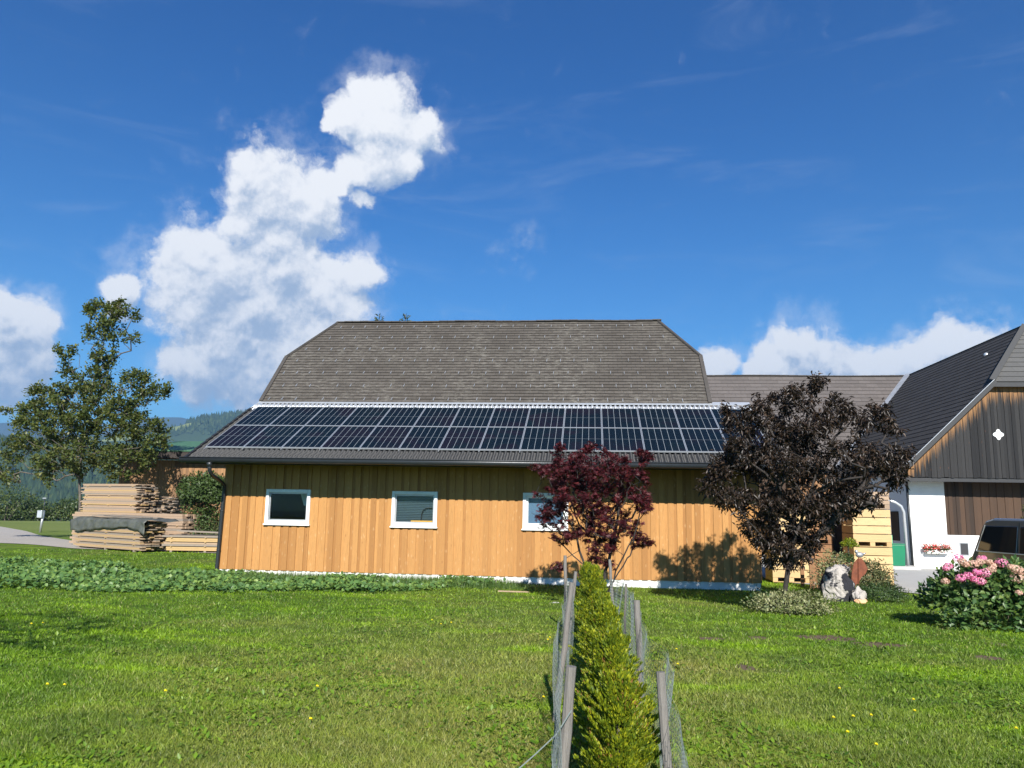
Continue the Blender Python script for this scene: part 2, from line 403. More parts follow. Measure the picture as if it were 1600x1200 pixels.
def tree(name, label, cat, stems, lobes, n_tips, twig, leaf, lm, bark, r_tip=.006, leaf_n=14, leaf_size=.09, shape=LEAF, spread=.16, up=.5, droop=.0, group=None, expo=2.4, inner=.35, flat=1.0, rmax=.3):
    """stems: list of polylines (first point = ground). lobes: (centre, radii). Twigs are joined to the nearest limb, then thickened by what they carry."""
    base = np.array(stems[0][0], float); root = thing(name, label, cat, base, group)
    nodes = []; par = []
    for st in stems:
        prev = -1
        for a, b in zip(st[:-1], st[1:]):
            a = np.array(a, float); b = np.array(b, float); k = max(1, int(np.linalg.norm(b-a)/(twig*1.2)))
            if prev < 0: nodes.append(a); par.append(-1); prev = len(nodes)-1
            for j in range(1, k+1): nodes.append(a+(b-a)*j/k + rng.normal(size=3)*.015*(j < k)); par.append(prev); prev = len(nodes)-1
    vol = np.array([np.prod(r) for c, r in lobes])**.75; vol = vol/vol.sum()
    which = rng.choice(len(lobes), n_tips, p=vol); C = np.array([l[0] for l in lobes])[which]; RR = np.array([l[1] for l in lobes])[which]
    tips = C + rdir(n_tips)*(rng.uniform(inner, 1, (n_tips, 1))**.5)*RR
    core = np.array(nodes[len(nodes)//2]); tips = tips[np.argsort(np.linalg.norm(tips-core, axis=1))]
    tipidx = []
    for t in tips:
        A = np.array(nodes); d = np.linalg.norm(A-t, axis=1) + np.maximum(A[:, 2]-t[2]+.05, 0)*1.6
        i = int(np.argmin(d)); L = np.linalg.norm(A[i]-t); k = max(1, int(L/twig)); prev = i; a = A[i]
        for j in range(1, k+1):
            s = j/k; q = a+(t-a)*s; q = q + np.array([0, 0, -.10*L*math.sin(math.pi*s)*up]) + rng.normal(size=3)*.03*L*(j < k)
            nodes.append(q); par.append(prev); prev = len(nodes)-1
        tipidx.append(prev)
    P = np.array(nodes); par = np.array(par); w = np.zeros(len(P)); w[tipidx] = 1
    for i in range(len(P)-1, -1, -1):
        if par[i] >= 0: w[par[i]] += w[i]
    rad = np.minimum(r_tip*np.maximum(w, .6)**(1/expo), rmax); e = np.where(par >= 0)[0]
    V, F = tubes_np(P[par[e]], P[e], np.minimum(rad[par[e]], rad[e]*1.5), rad[e], 6)
    build_np('trunk', V, F, bark, root, True)
    # leaves along every twig end
    ends = np.array([i for i in range(len(P)) if w[i] <= 3 and par[i] >= 0])
    s = rng.uniform(0, 1, (len(ends), leaf_n)); A0 = P[par[ends]][:, None]; A1 = P[ends][:, None]
    Cc = (A0 + (A1-A0)*s[..., None]).reshape(-1, 3); dirs = np.repeat(unit(P[ends]-P[par[ends]]), leaf_n, 0)
    n = len(Cc); Cc = Cc + rdir(n)*rng.uniform(0, 1, (n, 1))*spread*np.array([1, 1, flat])
    ax = unit(dirs*.5 + rdir(n)*.9 + np.array([0, 0, -droop])); nr = unit(rdir(n)*.7+np.array([0, 0, .9]))
    V, F = leaves(Cc, ax, nr, rng.uniform(.6, 1.15, n)*leaf_size, shape)
    build_np('crown', V, F, lm, root)
    return root

def bush_cloud(c, r, n, size, tmpl=LEAF, shell=.55, flatz=1.0, out=.8, rand=.7):
    """leaves in an ellipsoid's outer part, turned outwards, with lumps"""
    c = np.array(c); r = np.array(r); d = rdir(n); d[:, 2] = np.abs(d[:, 2])*1.0 - .15*(rng.random(n) < .3); d = unit(d)
    lump = 1 + .16*np.sin(d[:, 0]*7+c[0]*3)*np.cos(d[:, 1]*6+c[1]) + .10*np.sin(d[:, 2]*11+d[:, 0]*9)
    P = c + d*r*(rng.uniform(shell, 1.05, (n, 1)))*lump[:, None]
    ax = unit(rdir(n)*rand + d*.5 + np.array([0, 0, .15])); nr = unit(d*out + rdir(n)*.5 + np.array([0, 0, .3]))
    return leaves(P, ax, nr, rng.uniform(.65, 1.2, n)*size, tmpl)
def cat(parts):
    Vs, Fs, k = [], [], 0
    for V, F in parts: Vs.append(V); Fs.append(F+k); k += len(V)
    return np.concatenate(Vs), np.concatenate(Fs)

# ------------------------------------------------------------------ ground, lanes
def axis(lo, hi, st, far, g=1.22):
    a = list(np.arange(lo, hi+.01, st)); s = st; x = hi
    while x < far: s *= g; x += s; a.append(x)
    s = st; x = lo; b = []
    while x > -far: s *= g; x -= s; b.append(x)
    return np.array(b[::-1]+a)
def grid_mesh(xs, ys, zf):
    X, Y = np.meshgrid(xs, ys); V = np.stack([X, Y, zf(X, Y)], -1).reshape(-1, 3); nx, ny = len(xs), len(ys)
    i = (np.arange(ny-1)[:, None]*nx + np.arange(nx-1)[None]).ravel(); return V, np.stack([i, i+1, i+nx+1, i+nx], 1)

SOIL = [((1290, 1001), (45, 5)), ((1185, 1001), (16, 4)), ((1110, 1002), (20, 4)), ((1375, 1013), (40, 4)), ((1545, 1036), (22, 4)), ((1165, 1060), (14, 5)), ((1560, 1009), (16, 3))]
def lawn_colour(T, p):
    x, y, z = T.xyz(p)
    big = T.noise(p, .32, 4, .6); mid = T.noise(p, 1.5, 4, .6); fine = T.noise(p, 7, 4, .7)
    # drier and yellower along the middle, lusher at the left and in a band to the right
    dry = T.ramp(T.m('ABSOLUTE', T.m('ADD', x, .6)), .5, 5.5, .75, .0)
    dry = T.m('MULTIPLY', dry, T.ramp(y, 7, 15, 1, .35))
    dry = T.m('ADD', dry, T.ramp(big, .45, .72, -.12, .42), clamp=True)
    c = T.mix(T.ramp(mid, .3, .7), (.070, .150, .012), (.145, .250, .016))
    c = T.mix(T.m('MULTIPLY', dry, T.ramp(fine, .25, .75, .55, 1)), c, (.27, .25, .075))
    vivid = T.ramp(T.noise(T.map(p, (.25, .8, 1), (4, 2, 0)), 1.3, 3, .6), .5, .68, 0, .8)
    worn = T.ramp(T.noise(p, .75, 5, .7), .60, .74, 0, .8)
    c = T.mix(worn, c, (.30, .25, .11))
    c = T.mix(vivid, c, (.21, .36, .010))
    return c, fine
def patches(T, p):
    acc = None; n = T.noise(p, 3.2, 4, .65)
    for (px, py), (rx, ry) in SOIL:
        c = at(px, py, Z=-.12); Yc = c[1]; ax = rx*Yc/FPX; ay = ry*Yc*Yc/(FPX*1.7)
        q = T.vm('MULTIPLY', T.vm('SUBTRACT', p, tuple(c)), (1/ax, 1/ay, 0))
        f = T.m('ADD', T.m('SUBTRACT', 1.25, T.vm('LENGTH', q)), T.m('MULTIPLY', T.m('SUBTRACT', n, .5), 2.2))
        acc = f if acc is None else T.m('MAXIMUM', acc, f)
    return T.ramp(acc, .1, .55)
m, T, o = mat('lawn_ground'); p = T.pos(); c, fine = lawn_colour(T, p)
c = T.mix(.35, c, (.055, .048, .022)); c = T.mix(patches(T, p), c, T.mix(T.noise(p, 25, 4), (.09, .06, .04), (.24, .17, .12)))
y_ = T.xyz(p)[1]; far = T.ramp(y_, 30, 60)
c = T.mix(far, c, T.mix(T.noise(T.map(p, (.4, 1, 1)), .12, 5, .6), (.10, .15, .03), (.20, .22, .07)))
pbsdf(T, o, c, .95, 0, .1, T.noise(p, 60, 4, .7), .8, .03); M['lawn_ground'] = m
m, T, o = mat('grass_blade'); p = T.pos(); c, fine = lawn_colour(T, p); r = T.rnd()
c = T.mix(T.ramp(r, 0, 1, 0, 1, False), T.mix(1, c, (.55, .62, .7), 'MULTIPLY'), T.mix(1, c, (1.75, 1.6, 1.5), 'MULTIPLY'))
c = T.mix(T.ramp(r, .93, .97, 0, .7), c, (.36, .32, .15))
b = T.n('ShaderNodeBsdfPrincipled'); T.put(b.inputs['Base Color'], c); b.inputs['Roughness'].default_value = .5; b.inputs['Specular IOR Level'].default_value = .35
t = T.n('ShaderNodeBsdfTranslucent'); T.put(t.inputs['Color'], T.mix(1, c, (1.3, 1.3, .7), 'MULTIPLY')); mx = T.n('ShaderNodeMixShader'); mx.inputs[0].default_value = .35
T.L.new(b.outputs[0], mx.inputs[1]); T.L.new(t.outputs[0], mx.inputs[2]); T.L.new(mx.outputs[0], o.inputs['Surface']); M['grass_blade'] = m
V, F = grid_mesh(axis(-52, 32, .5, 9000), axis(-6, 72, .5, 9000), gz)
g = build_np('ground', V, F, 'lawn_ground', smooth=True); tag(g, 'mown green lawn and meadow falling away to the valley', 'ground', kind='structure')

m, T, o = mat('gravel'); p = T.pos(); n = T.noise(p, 1.1, 5, .6); n2 = T.noise(p, 45, 3, .7)
pbsdf(T, o, T.mix(n2, T.mix(n, (.36, .33, .29), (.50, .47, .43)), (.30, .27, .24)), .95, 0, .1, n2, .6, .02); M['gravel'] = m
m, T, o = mat('asphalt'); p = T.pos(); n = T.noise(p, .8, 5, .6); n2 = T.noise(p, 60, 3, .7)
pbsdf(T, o, T.mix(T.m('MULTIPLY', n2, .4), T.mix(n, (.38, .375, .36), (.50, .49, .465)), (.25, .245, .23)), .9, 0, .15, n2, .4, .01); M['asphalt'] = m
def sheet(name, top, bot, m_, label, lift=.02, n=90):
    """a lane between two edge lines (lists of ground points ordered alike), draped over the ground"""
    top = np.array(top); bot = np.array(bot)
    def rs(a):
        s = np.r_[0, np.cumsum(np.linalg.norm(np.diff(a[:, :2], axis=0), axis=1))]; u = np.linspace(0, s[-1], n)
        return np.stack([np.interp(u, s, a[:, 0]), np.interp(u, s, a[:, 1])], 1)
    A, B = rs(top), rs(bot); k = 14; X = A[:, None]+(B-A)[:, None]*np.linspace(0, 1, k)[None, :, None]
    Z = gz(X[..., 0], X[..., 1])+lift; V = np.concatenate([X, Z[..., None]], -1).reshape(-1, 3)
    i = (np.arange(n-1)[:, None]*k+np.arange(k-1)[None]).ravel(); F = np.stack([i, i+k, i+k+1, i+1], 1)
    o = build_np(name, V, F, m_, smooth=True); return tag(o, label, name.replace('_', ' '), kind='structure')
g3 = lambda x, y, z=-.3: at(x, y, Z=z)[:2]
sheet('lane', [(-75, 62)]+[g3(*q) for q in ((-60, 817), (0, 823), (40, 830), (66, 838), (115, 845.5))]+[(-14, 35), (-4, 34)],
      [(-60, 40)]+[g3(*q) for q in ((-60, 846), (0, 849), (30, 850), (60, 852), (115, 857.5))]+[(-14.5, 31), (-4, 31)], 'gravel', 'pale gravel lane running behind the lumber stacks')
sheet('driveway', [(5.2, 24.3), (6.5, 40), (8, 46)], [(9.7, 20.2), (14, 17.4), (26, 13)], 'asphalt', 'grey asphalt yard in front of the white barn wall', .02)

# ------------------------------------------------------------------ lawn grass
def in_poly(x, y, poly):
    ins = np.zeros(len(x), bool); n = len(poly)
    for i in range(n):
        x1, y1 = poly[i]; x2, y2 = poly[(i+1) % n]
        c = ((y1 > y) != (y2 > y)) & (x < (x2-x1)*(y-y1)/(y2-y1+1e-12)+x1); ins ^= c
    return ins
LANE_R = [(5.2, 24.3), (9.7, 20.2), (14, 17.4), (26, 13), (40, 60), (8, 46)]
def ground_pts(n, x0, x1, y0, y1, gam=1.0):
    px = rng.uniform(x0, x1, n); py = y0+(y1-y0)*rng.random(n)**gam
    d = CF[None] + CR[None]*((px-800)/FPX)[:, None] - CU[None]*((py-600)/FPX)[:, None]
    Z = np.full(n, -.1)
    for _ in range(4):
        t = (Z-1.6)/d[:, 2]; P = EYE+d*t[:, None]; Z = gz(P[:, 0], P[:, 1])
    P[:, 2] = Z; ok = (t > 0) & (P[:, 1] < 33) & (P[:, 1] > 1.5)
    ok &= ~in_poly(P[:, 0], P[:, 1], LANE_R) & ~((P[:, 0] > -10.2) & (P[:, 0] < 4.4) & (P[:, 1] > 21.2)) & ~((P[:, 0] < -8) & (P[:, 1] > 31.2))
    return P[ok]
def grass_obj(name, n, hs, ws, label, region, lean=.7):
    P = ground_pts(n, *region); 
    for (px, py), (rx, ry) in SOIL:
        c = at(px, py, Z=-.12); e = np.hypot((P[:, 0]-c[0])/(rx*c[1]/FPX), (P[:, 1]-c[1])/(ry*c[1]**2/(FPX*1.7)))
        P = P[~((e < 1) & (rng.random(len(P)) < .85))]
    n = len(P); k = P[:, 1]
    clump = .6+.8*(.5+.5*np.sin(P[:, 0]*5.1+np.sin(P[:, 1]*3.3)*2)*np.cos(P[:, 1]*4.3+P[:, 0]*1.7))
    ax = unit(rdir(n)*lean*np.array([1, 1, .3])+np.array([0, 0, .8])); h = hs*(.75+k/30)*rng.uniform(.5, 1.3, n)*clump
    V, F = leaves(P, ax, rdir(n), h, BLADE, wid=ws*(.6+k/9)*rng.uniform(.7, 1.3, n))
    o = build_np(name, V, F, 'grass_blade'); tag(o, label, 'grass', kind='stuff'); return P
grass_obj('lawn_grass', 760000, .040, .0065, 'short mown lawn grass, lush at the left and dry along the fence', (-420, 2150, 858, 1340))
# broad-leaved weeds and clover in the lawn
leafmat('weed_leaf', ((.07, .15, .012), (.13, .23, .015), (.24, .34, .03)), .3, .45, nscale=1)
P = ground_pts(52000, -200, 1800, 905, 1320); msk = (np.sin(P[:, 0]*1.9+1)+np.sin(P[:, 1]*1.3+P[:, 0]*.8)+rng.normal(size=len(P))*.7) > .15
P = P[msk]; n = len(P); V, F = leaves(P+np.array([0, 0, .012]), unit(rdir(n)*np.array([1, 1, .25])+np.array([0, 0, .28])), unit(rdir(n)*.4+np.array([0, 0, 1])), rng.uniform(.025, .06, n)*(.8+P[:, 1]/25), LEAF)
o = build_np('lawn_weeds', V, F, 'weed_leaf'); tag(o, 'broad bright leaves of clover and dandelion scattered through the lawn', 'weeds', kind='stuff')
# dandelions
plain('yellow_petal', (.85, .72, .02), .6); plain('stem_green', (.10, .17, .03), .6); plain('orange_petal', (.75, .28, .02), .6)
fl = [(859,1003),(856,1008),(849,1109),(1057,1026),(1059,1055),(1312,1092),(1334,1140),(1303,1142),(1362,1138),(1428,1110),(1430,1130),(1370,1187),(1589,1160),(1325,1166),(72,1088),(99,1089),(257,1099),(495,1090),(484,1146),(48,984),(66,982),(675,970),(705,974),(689,977)]
proto = None
for i, (x, y) in enumerate(fl):
    c = at(x, y, Z=-.05); b = np.array([c[0], c[1], float(gz(c[0], c[1]))])
    if proto is None:
        proto = thing('dandelion', 'small yellow dandelion open in the mown lawn', 'flower', b, 'dandelions in the lawn')
        build('stem', MB().tube([b, b+(0, 0, .05)], .0025, 5), 'stem_green', proto)
        q = rdir(60); q[:, 2] = np.abs(q[:, 2])*.4; V, F = leaves(np.repeat([b+(0, 0, .05)], 60, 0), q, rdir(60)+np.array([0, 0, 1.]), .015, LEAF, wid=.014)
        build_np('head', V, F, 'yellow_petal', proto)
    else: copy_thing(proto, b)

# ------------------------------------------------------------------ hills
def forest_mat(name, c1, c2, fields=None, fcol=(.16, .19, .06)):
    m, T, o = mat(name); p = T.pos(); n = T.noise(p, .02, 6, .7); c = T.mix(n, c1, c2)
    for (q, rx, rz) in fields or []:
        d = T.vm('LENGTH', T.vm('MULTIPLY', T.vm('SUBTRACT', p, tuple(q)), (1/rx, 0, 1/rz)))
        c = T.mix(T.ramp(T.m('ADD', d, T.m('MULTIPLY', T.m('SUBTRACT', T.noise(p, .01, 3), .5), .5)), .9, 1.1, 1, 0), c, fcol)
    pbsdf(T, o, c, 1, 0, 0); M[name] = m
HILLS = {}
def hill(name, label, dist, foot, crest, m_, seed, back=1.25):
    """crest: picture-independent heights are taken from bearing/height pairs"""
    pts = [at(x, y, Y=dist) for x, y in crest]; cx = np.array([q[0] for q in pts]); cz = np.array([q[2] for q in pts])
    xs = np.linspace(-dist*2.2, dist*1.6, 260); H = np.interp(xs, cx, cz)
    H = H + np.convolve(np.random.default_rng(seed).normal(size=260), np.ones(7)/7, 'same')*dist*.0018
    vs = np.r_[np.linspace(0, 1, 26), 1.15, 1.5, 2.2]; ys = []
    V = np.zeros((len(vs), 260, 3))
    for j, v in enumerate(vs):
        yy = foot+(dist-foot)*min(v, 1)+(max(v, 1)-1)*dist*(back-1)*2
        hh = (-60+(H+60)*math.sin(min(v, 1)*math.pi/2)**1.1) if v <= 1 else H-(v-1)*(H+60)*.8
        V[j, :, 0] = xs; V[j, :, 1] = yy; V[j, :, 2] = hh + (np.sin(xs*.011+v*9+seed)+np.sin(xs*.031+v*5))*dist*.0022*(v < 1)*math.sin(math.pi*min(v, 1))
    i = (np.arange(len(vs)-1)[:, None]*260+np.arange(259)[None]).ravel(); F = np.stack([i, i+1, i+261, i+260], 1)
    o = build_np(name, V.reshape(-1, 3), F, m_, smooth=True); tag(o, label, 'hill', kind='structure')
    HILLS[name] = (xs, V)
    return V
forest_mat('far_forest', (.035, .055, .035), (.05, .07, .045))
fields = [(at(322, 680, Y=2300), 95, 20), (at(262, 699, Y=2300), 150, 13), (at(20, 690, Y=2300), 160, 12), (at(150, 706, Y=2300), 140, 14), (at(900, 640, Y=2300), 100, 15)]
forest_mat('mid_forest', (.03, .05, .028), (.055, .085, .04), fields, (.19, .22, .075))
forest_mat('near_forest', (.022, .04, .018), (.04, .06, .025))
forest_mat('green_slope', (.07, .15, .035), (.11, .20, .05))
hill('mountain', 'far blue mountain ridge on the horizon', 5200, 3600, [(-900, 655), (-300, 660), (0, 664), (40, 661), (90, 672), (170, 684), (235, 670), (262, 657), (285, 652), (312, 659), (345, 670), (420, 690), (700, 680), (1200, 690), (2400, 660)], 'far_forest', 3)
hill('wooded_hill', 'middle hill of dark forest with pale fields cut into it', 2300, 1500, [(-900, 690), (-200, 688), (0, 682), (60, 686), (130, 694), (200, 690), (262, 676), (300, 668), (335, 661), (370, 657), (420, 650), (520, 655), (700, 670), (1000, 660), (1500, 680), (2400, 670)], 'mid_forest', 5)
hill('forested_slope', 'dark spruce forest slope across the valley', 1250, 620, [(-900, 690), (-200, 692), (-40, 697), (0, 701), (60, 698), (110, 704), (160, 712), (230, 722), (300, 724), (400, 722), (1500, 722), (2400, 716)], 'near_forest', 8)
def forest(name, label, hn, n, h, vr, m_, keep=None):
    xs, V = HILLS[hn]; xx = rng.uniform(V[0, 0, 0]*.62, V[0, -1, 0]*.1, n); j = rng.uniform(vr[0], vr[1], n)*25
    ii = np.interp(xx, xs, np.arange(260)); i0 = ii.astype(int); f = (ii-i0)[:, None]; j0 = np.minimum(j.astype(int), 24); g = (j-j0)[:, None]
    P = (V[j0, i0]*(1-f)+V[j0, i0+1]*f)*(1-g)+(V[j0+1, i0]*(1-f)+V[j0+1, i0+1]*f)*g
    if keep is not None: P = P[keep(P)]
    n = len(P); hh = h*rng.uniform(.6, 1.25, n); rr = hh*rng.uniform(.16, .34, n); k = 5; t = np.arange(k)*2*np.pi/k
    # two stacked jagged cones each
    Vs = []; Fs = []
    base = 0
    for (z0, z1, s) in ((.05, .7, 1.0), (.38, 1.0, .66)):
        ring = np.stack([np.cos(t), np.sin(t), np.zeros(k)], 1)[None]*rr[:, None, None]*s*rng.uniform(.7, 1.3, (n, k, 1)) + P[:, None] + np.array([0, 0, 1.])*(hh*z0)[:, None, None]
        top = P[:, None]+np.array([0, 0, 1.])*(hh*z1)[:, None, None]
        Vs.append(np.concatenate([ring, top], 1).reshape(-1, 3)); q = np.stack([np.arange(k), (np.arange(k)+1) % k, np.full(k, k)], 1)
        Fs.append((q[None]+(np.arange(n)*(k+1))[:, None, None]).reshape(-1, 3)+base); base += n*(k+1)
    o = build_np(name, np.concatenate(Vs), np.concatenate(Fs), m_); tag(o, label, 'forest', kind='stuff')
leafmat('forest_tree', ((.018, .036, .016), (.032, .055, .022), (.06, .085, .03)), 0.05, .9, .1, nscale=.004)
forest('slope_forest', 'dense dark spruce trees covering the near valley slope', 'forested_slope', 16000, 17, (.25, 1.0), 'forest_tree')
def nofield(P):
    k = np.ones(len(P), bool)
    for q, rx, rz in fields: k &= ~(((P[:, 0]-q[0])/rx)**2+((P[:, 2]-q[2])/rz)**2 < 1.1)
    return k
forest('hill_forest', 'small far spruces covering the middle hill round its fields', 'wooded_hill', 9000, 17, (.55, 1.0), 'forest_tree', nofield)
hz = MB().box(-7000, 7000, -3000, 9500, -70, 600)
for j in range(len(hz.v)): pass
m, T, o = mat('air'); vol = T.n('ShaderNodeVolumePrincipled'); vol.inputs['Color'].default_value = (.34, .62, 1.0, 1); vol.inputs['Density'].default_value = .00018; vol.inputs['Anisotropy'].default_value = .2
T.L.new(vol.outputs[0], o.inputs['Volume']); M['air'] = m
USE_HAZE = True
if USE_HAZE:
    tag(build('haze', hz, 'air'), 'thin blue summer haze over the valley', 'haze', kind='stuff')

# hedgerow bushes at the meadow's edge
def round_bush(name, label, c, r, n, size, m_, group=None, cat_='bush', tm=LEAF, stems=True, **kw):
    root = thing(name, label, cat_, (c[0], c[1], float(gz(c[0], c[1]))), group)
    V, F = bush_cloud(c, r, n, size, tm, **kw); build_np('foliage', V, F, m_, root)
    if stems:
        mb = MB()
        for _ in range(7):
            a = random.uniform(0, 6.28); k = random.uniform(.3, .7)
            mb.tube([(c[0]+.1*r[0]*math.cos(a), c[1]+.1*r[1]*math.sin(a), float(gz(c[0], c[1]))-.03), (c[0]+k*r[0]*math.cos(a), c[1]+k*r[1]*math.sin(a), c[2]+r[2]*.5)], [.03*r[2]+.01, .008*r[2]+.003], 5)
        build('stems', mb, 'bark_grey', root)
    return root
hedge = [(-60, 795, 92, 4.0, 'at the far left'), (8, 793, 88, 3.6, 'left of the meter pole'), (40, 800, 90, 2.2, 'low in the gap of the hedgerow'), (62, 786, 115, 3.8, 'paler, behind the meter pole'), (88, 782, 125, 5.0, 'tallest, right of the meter pole'), (108, 797, 92, 2.4, 'beside the lumber stacks'), (135, 795, 95, 3.0, 'behind the tree trunk'), (170, 798, 98, 2.6, 'between tree trunk and shed')]
for i, (x, y, d, r, w) in enumerate(hedge):
    c = at(x, y, Y=d); z = float(gz(c[0], c[1])); c = (c[0], c[1], z+r*.3)
    round_bush('hedgerow_bush', f'rounded green hedgerow bush {w}', c, (r*1.35, r, r*.95), 2600, .32, 'hedge_leaf', 'bushes along the far meadow edge', stems=True)

# ------------------------------------------------------------------ roofs
def clip(poly, t, keep_above):
    out = []
    for i in range(len(poly)):
        a, b = poly[i], poly[(i+1) % len(poly)]; ia = (a[1] >= t) == keep_above or abs(a[1]-t) < 1e-9; ib = (b[1] >= t) == keep_above or abs(b[1]-t) < 1e-9
        if ia: out.append(a)
        if ia != ib: s = (t-a[1])/(b[1]-a[1]); out.append((a[0]+(b[0]-a[0])*s, t))
    return out
def roof_plane(name, P, eave_dir, course, m_, parent, th=.022, thick=.10, seed=0):
    """convex planar polygon P -> overlapping courses plus a solid deck under them; UV in metres (along, up)"""
    P = [np.array(p, float) for p in P]; e = unit(np.array(eave_dir, float)); nrm = np.cross(P[1]-P[0], P[2]-P[0])
    nrm = nrm/np.linalg.norm(nrm); nrm = nrm if nrm[2] > 0 else -nrm; up = np.cross(nrm, e); up = up if up[2] > 0 else -up
    o = min(P, key=lambda q: q[2]); uv = [((q-o)@e, (q-o)@up) for q in P]; tmax = max(q[1] for q in uv)
    V = []; F = []; UV = []; rs = np.random.default_rng(seed)
    def W3(s, t, h): return o+e*s+up*t+nrm*h
    t = 0
    while t < tmax-1e-6:
        t1 = min(t+course, tmax); c = clip(clip(uv, t, True), t1, False)
        if len(c) >= 3:
            n = len(V)
            for s, q in c: V.append(W3(s, q, th*(1-(q-t)/course)+.001)); 
            F.append(tuple(range(n, n+len(c)))); UV += [(s, q) for s, q in c]
            lo = [q for q in c if abs(q[1]-t) < 1e-6]
            if len(lo) >= 2:
                a = min(lo); b = max(lo); n = len(V)
                V += [W3(a[0], t, -.02), W3(b[0], t, -.02), W3(b[0], t, th+.001), W3(a[0], t, th+.001)]; F.append((n, n+1, n+2, n+3)); UV += [(a[0], t), (b[0], t), (b[0], t), (a[0], t)]
        t = t1
    me_o = MB(); me_o.v = V; me_o.f = F; r = build(name, me_o, m_, parent, uvs=UV)
    d = MB(); k = len(P); d.v = [tuple(p-nrm*.006) for p in P]+[tuple(p-nrm*thick) for p in P]
    d.f = [tuple(range(k)), tuple(reversed(range(k, 2*k)))]+[(i, (i+1) % k, (i+1) % k+k, i+k) for i in range(k)]
    build('roof_deck', d, 'trim_dark', r); return r, (o, e, up, nrm)

def slate_mat(name, c1, c2, joint, bw, course, lich=None, lamt=.5, rough=.75, spec=.3):
    m, T, o = mat(name); uv = T.uv(); p = T.pos()
    br = T.n('ShaderNodeTexBrick', Vector=uv); br.inputs['Scale'].default_value = 1; br.inputs['Brick Width'].default_value = bw; br.inputs['Row Height'].default_value = course
    br.inputs['Mortar Size'].default_value = .008; br.inputs['Mortar Smooth'].default_value = .3; br.offset = .5
    br.inputs['Color1'].default_value = (0, 0, 0, 1); br.inputs['Color2'].default_value = (1, 1, 1, 1); br.inputs['Mortar'].default_value = (.5, .5, .5, 1)
    big = T.noise(p, .5, 5, .65); fine = T.noise(p, 14, 4, .7)
    f = T.m('ADD', T.m('MULTIPLY', br.outputs['Color'], .5), T.m('MULTIPLY', big, .5))
    c = T.mix(f, c1, c2); c = T.mix(T.m('MULTIPLY', br.outputs['Fac'], .75), c, joint)
    c = T.mix(T.ramp(fine, .4, .75, 0, .35), c, tuple(x*.6 for x in c1))
    if lich:
        st = T.noise(T.map(uv, (3.5, 16, 1)), 1, 5, .75); ar = T.noise(p, .55, 4, .6)
        c = T.mix(T.m('MULTIPLY', T.m('MULTIPLY', T.ramp(st, .48, .66), T.ramp(ar, .36, .6)), lamt), c, lich)
        v = T.noise(T.map(p, (1, 1, 1)), 2.2, 6, .75); c = T.mix(T.ramp(v, .70, .76, 0, .5), c, (.22, .21, .07))
    pbsdf(T, o, c, rough, 0, spec, fine, .3, .01); M[name] = m
slate_mat('old_slate', (.058, .050, .041), (.104, .091, .078), (.028, .026, .024), .30, .168, (.27, .255, .22), .55)
slate_mat('brown_slate', (.085, .074, .068), (.135, .118, .11), (.045, .04, .036), .62, .33, (.2, .18, .165), .25)
slate_mat('dark_slate', (.050, .047, .045), (.080, .075, .072), (.020, .020, .020), .42, .30, rough=.85, spec=.1)
slate_mat('hip_slate', (.085, .083, .08), (.12, .117, .11), (.06, .06, .06), .7, .36)

plain('slate_trim', (.055, .048, .042), .8, var=.3)
# ------------------------------------------------------------------ timber annex
YW = 21.3; XL, XR = -10.17, 4.35; ZB, ZT = -.11, 2.86
annex = thing('timber_annex', 'long low annex clad in fresh orange larch boards under a solar roof', 'building', (-3, YW, -.3))
WIN = [(-8.93, -7.67, 1.11, 2.08), (-5.38, -4.13, 1.11, 2.08), (-1.81, -.60, 1.11, 2.09)]
mb = MB()
def board(x0, x1, y0, y1, z0, z1):
    segs = [(z0, z1)]
    for a, b, c, d in WIN:
        if x1 > a+.02 and x0 < b-.02:
            segs = [q for s in segs for q in ((s[0], min(s[1], c)), (max(s[0], d), s[1])) if q[1]-q[0] > .01]
    for s in segs: mb.box(x0, x1, y0, y1, s[0], s[1])
x = XL; i = 0
edges = sorted(set([XL, XR]+[q for w_ in WIN for q in w_[:2]]))
def clad(xa, xb):
    x = xa; k = 0
    while x < xb-.02:
        w = (.125 if k % 2 else .105)*random.uniform(.96, 1.04); x1 = min(x+w, xb)
        if k % 2: board(x-.012, min(x1+.012, xb+.001), YW-.048, YW-.0225, ZB+random.uniform(-.004, .004), ZT)
        else: board(x+.0005, x1-.0005, YW-.022, YW, ZB, ZT)
        x = x1; k += 1
for a, b in zip(edges[:-1], edges[1:]): clad(a, b)
build('wall', mb, 'new_larch', annex)
for (xx, s) in ((XR, 1), (XL, -1)):
    y = YW; mb = MB()
    while y < 24.35:
        w = .15; zt = 3.0+(y-20)*.474-.36
        mb.box(min(xx, xx+s*.022), max(xx, xx+s*.022), y, y+w-.004, ZB, zt-.05)
        y += w
    build('side_wall', mb, 'new_larch', annex)

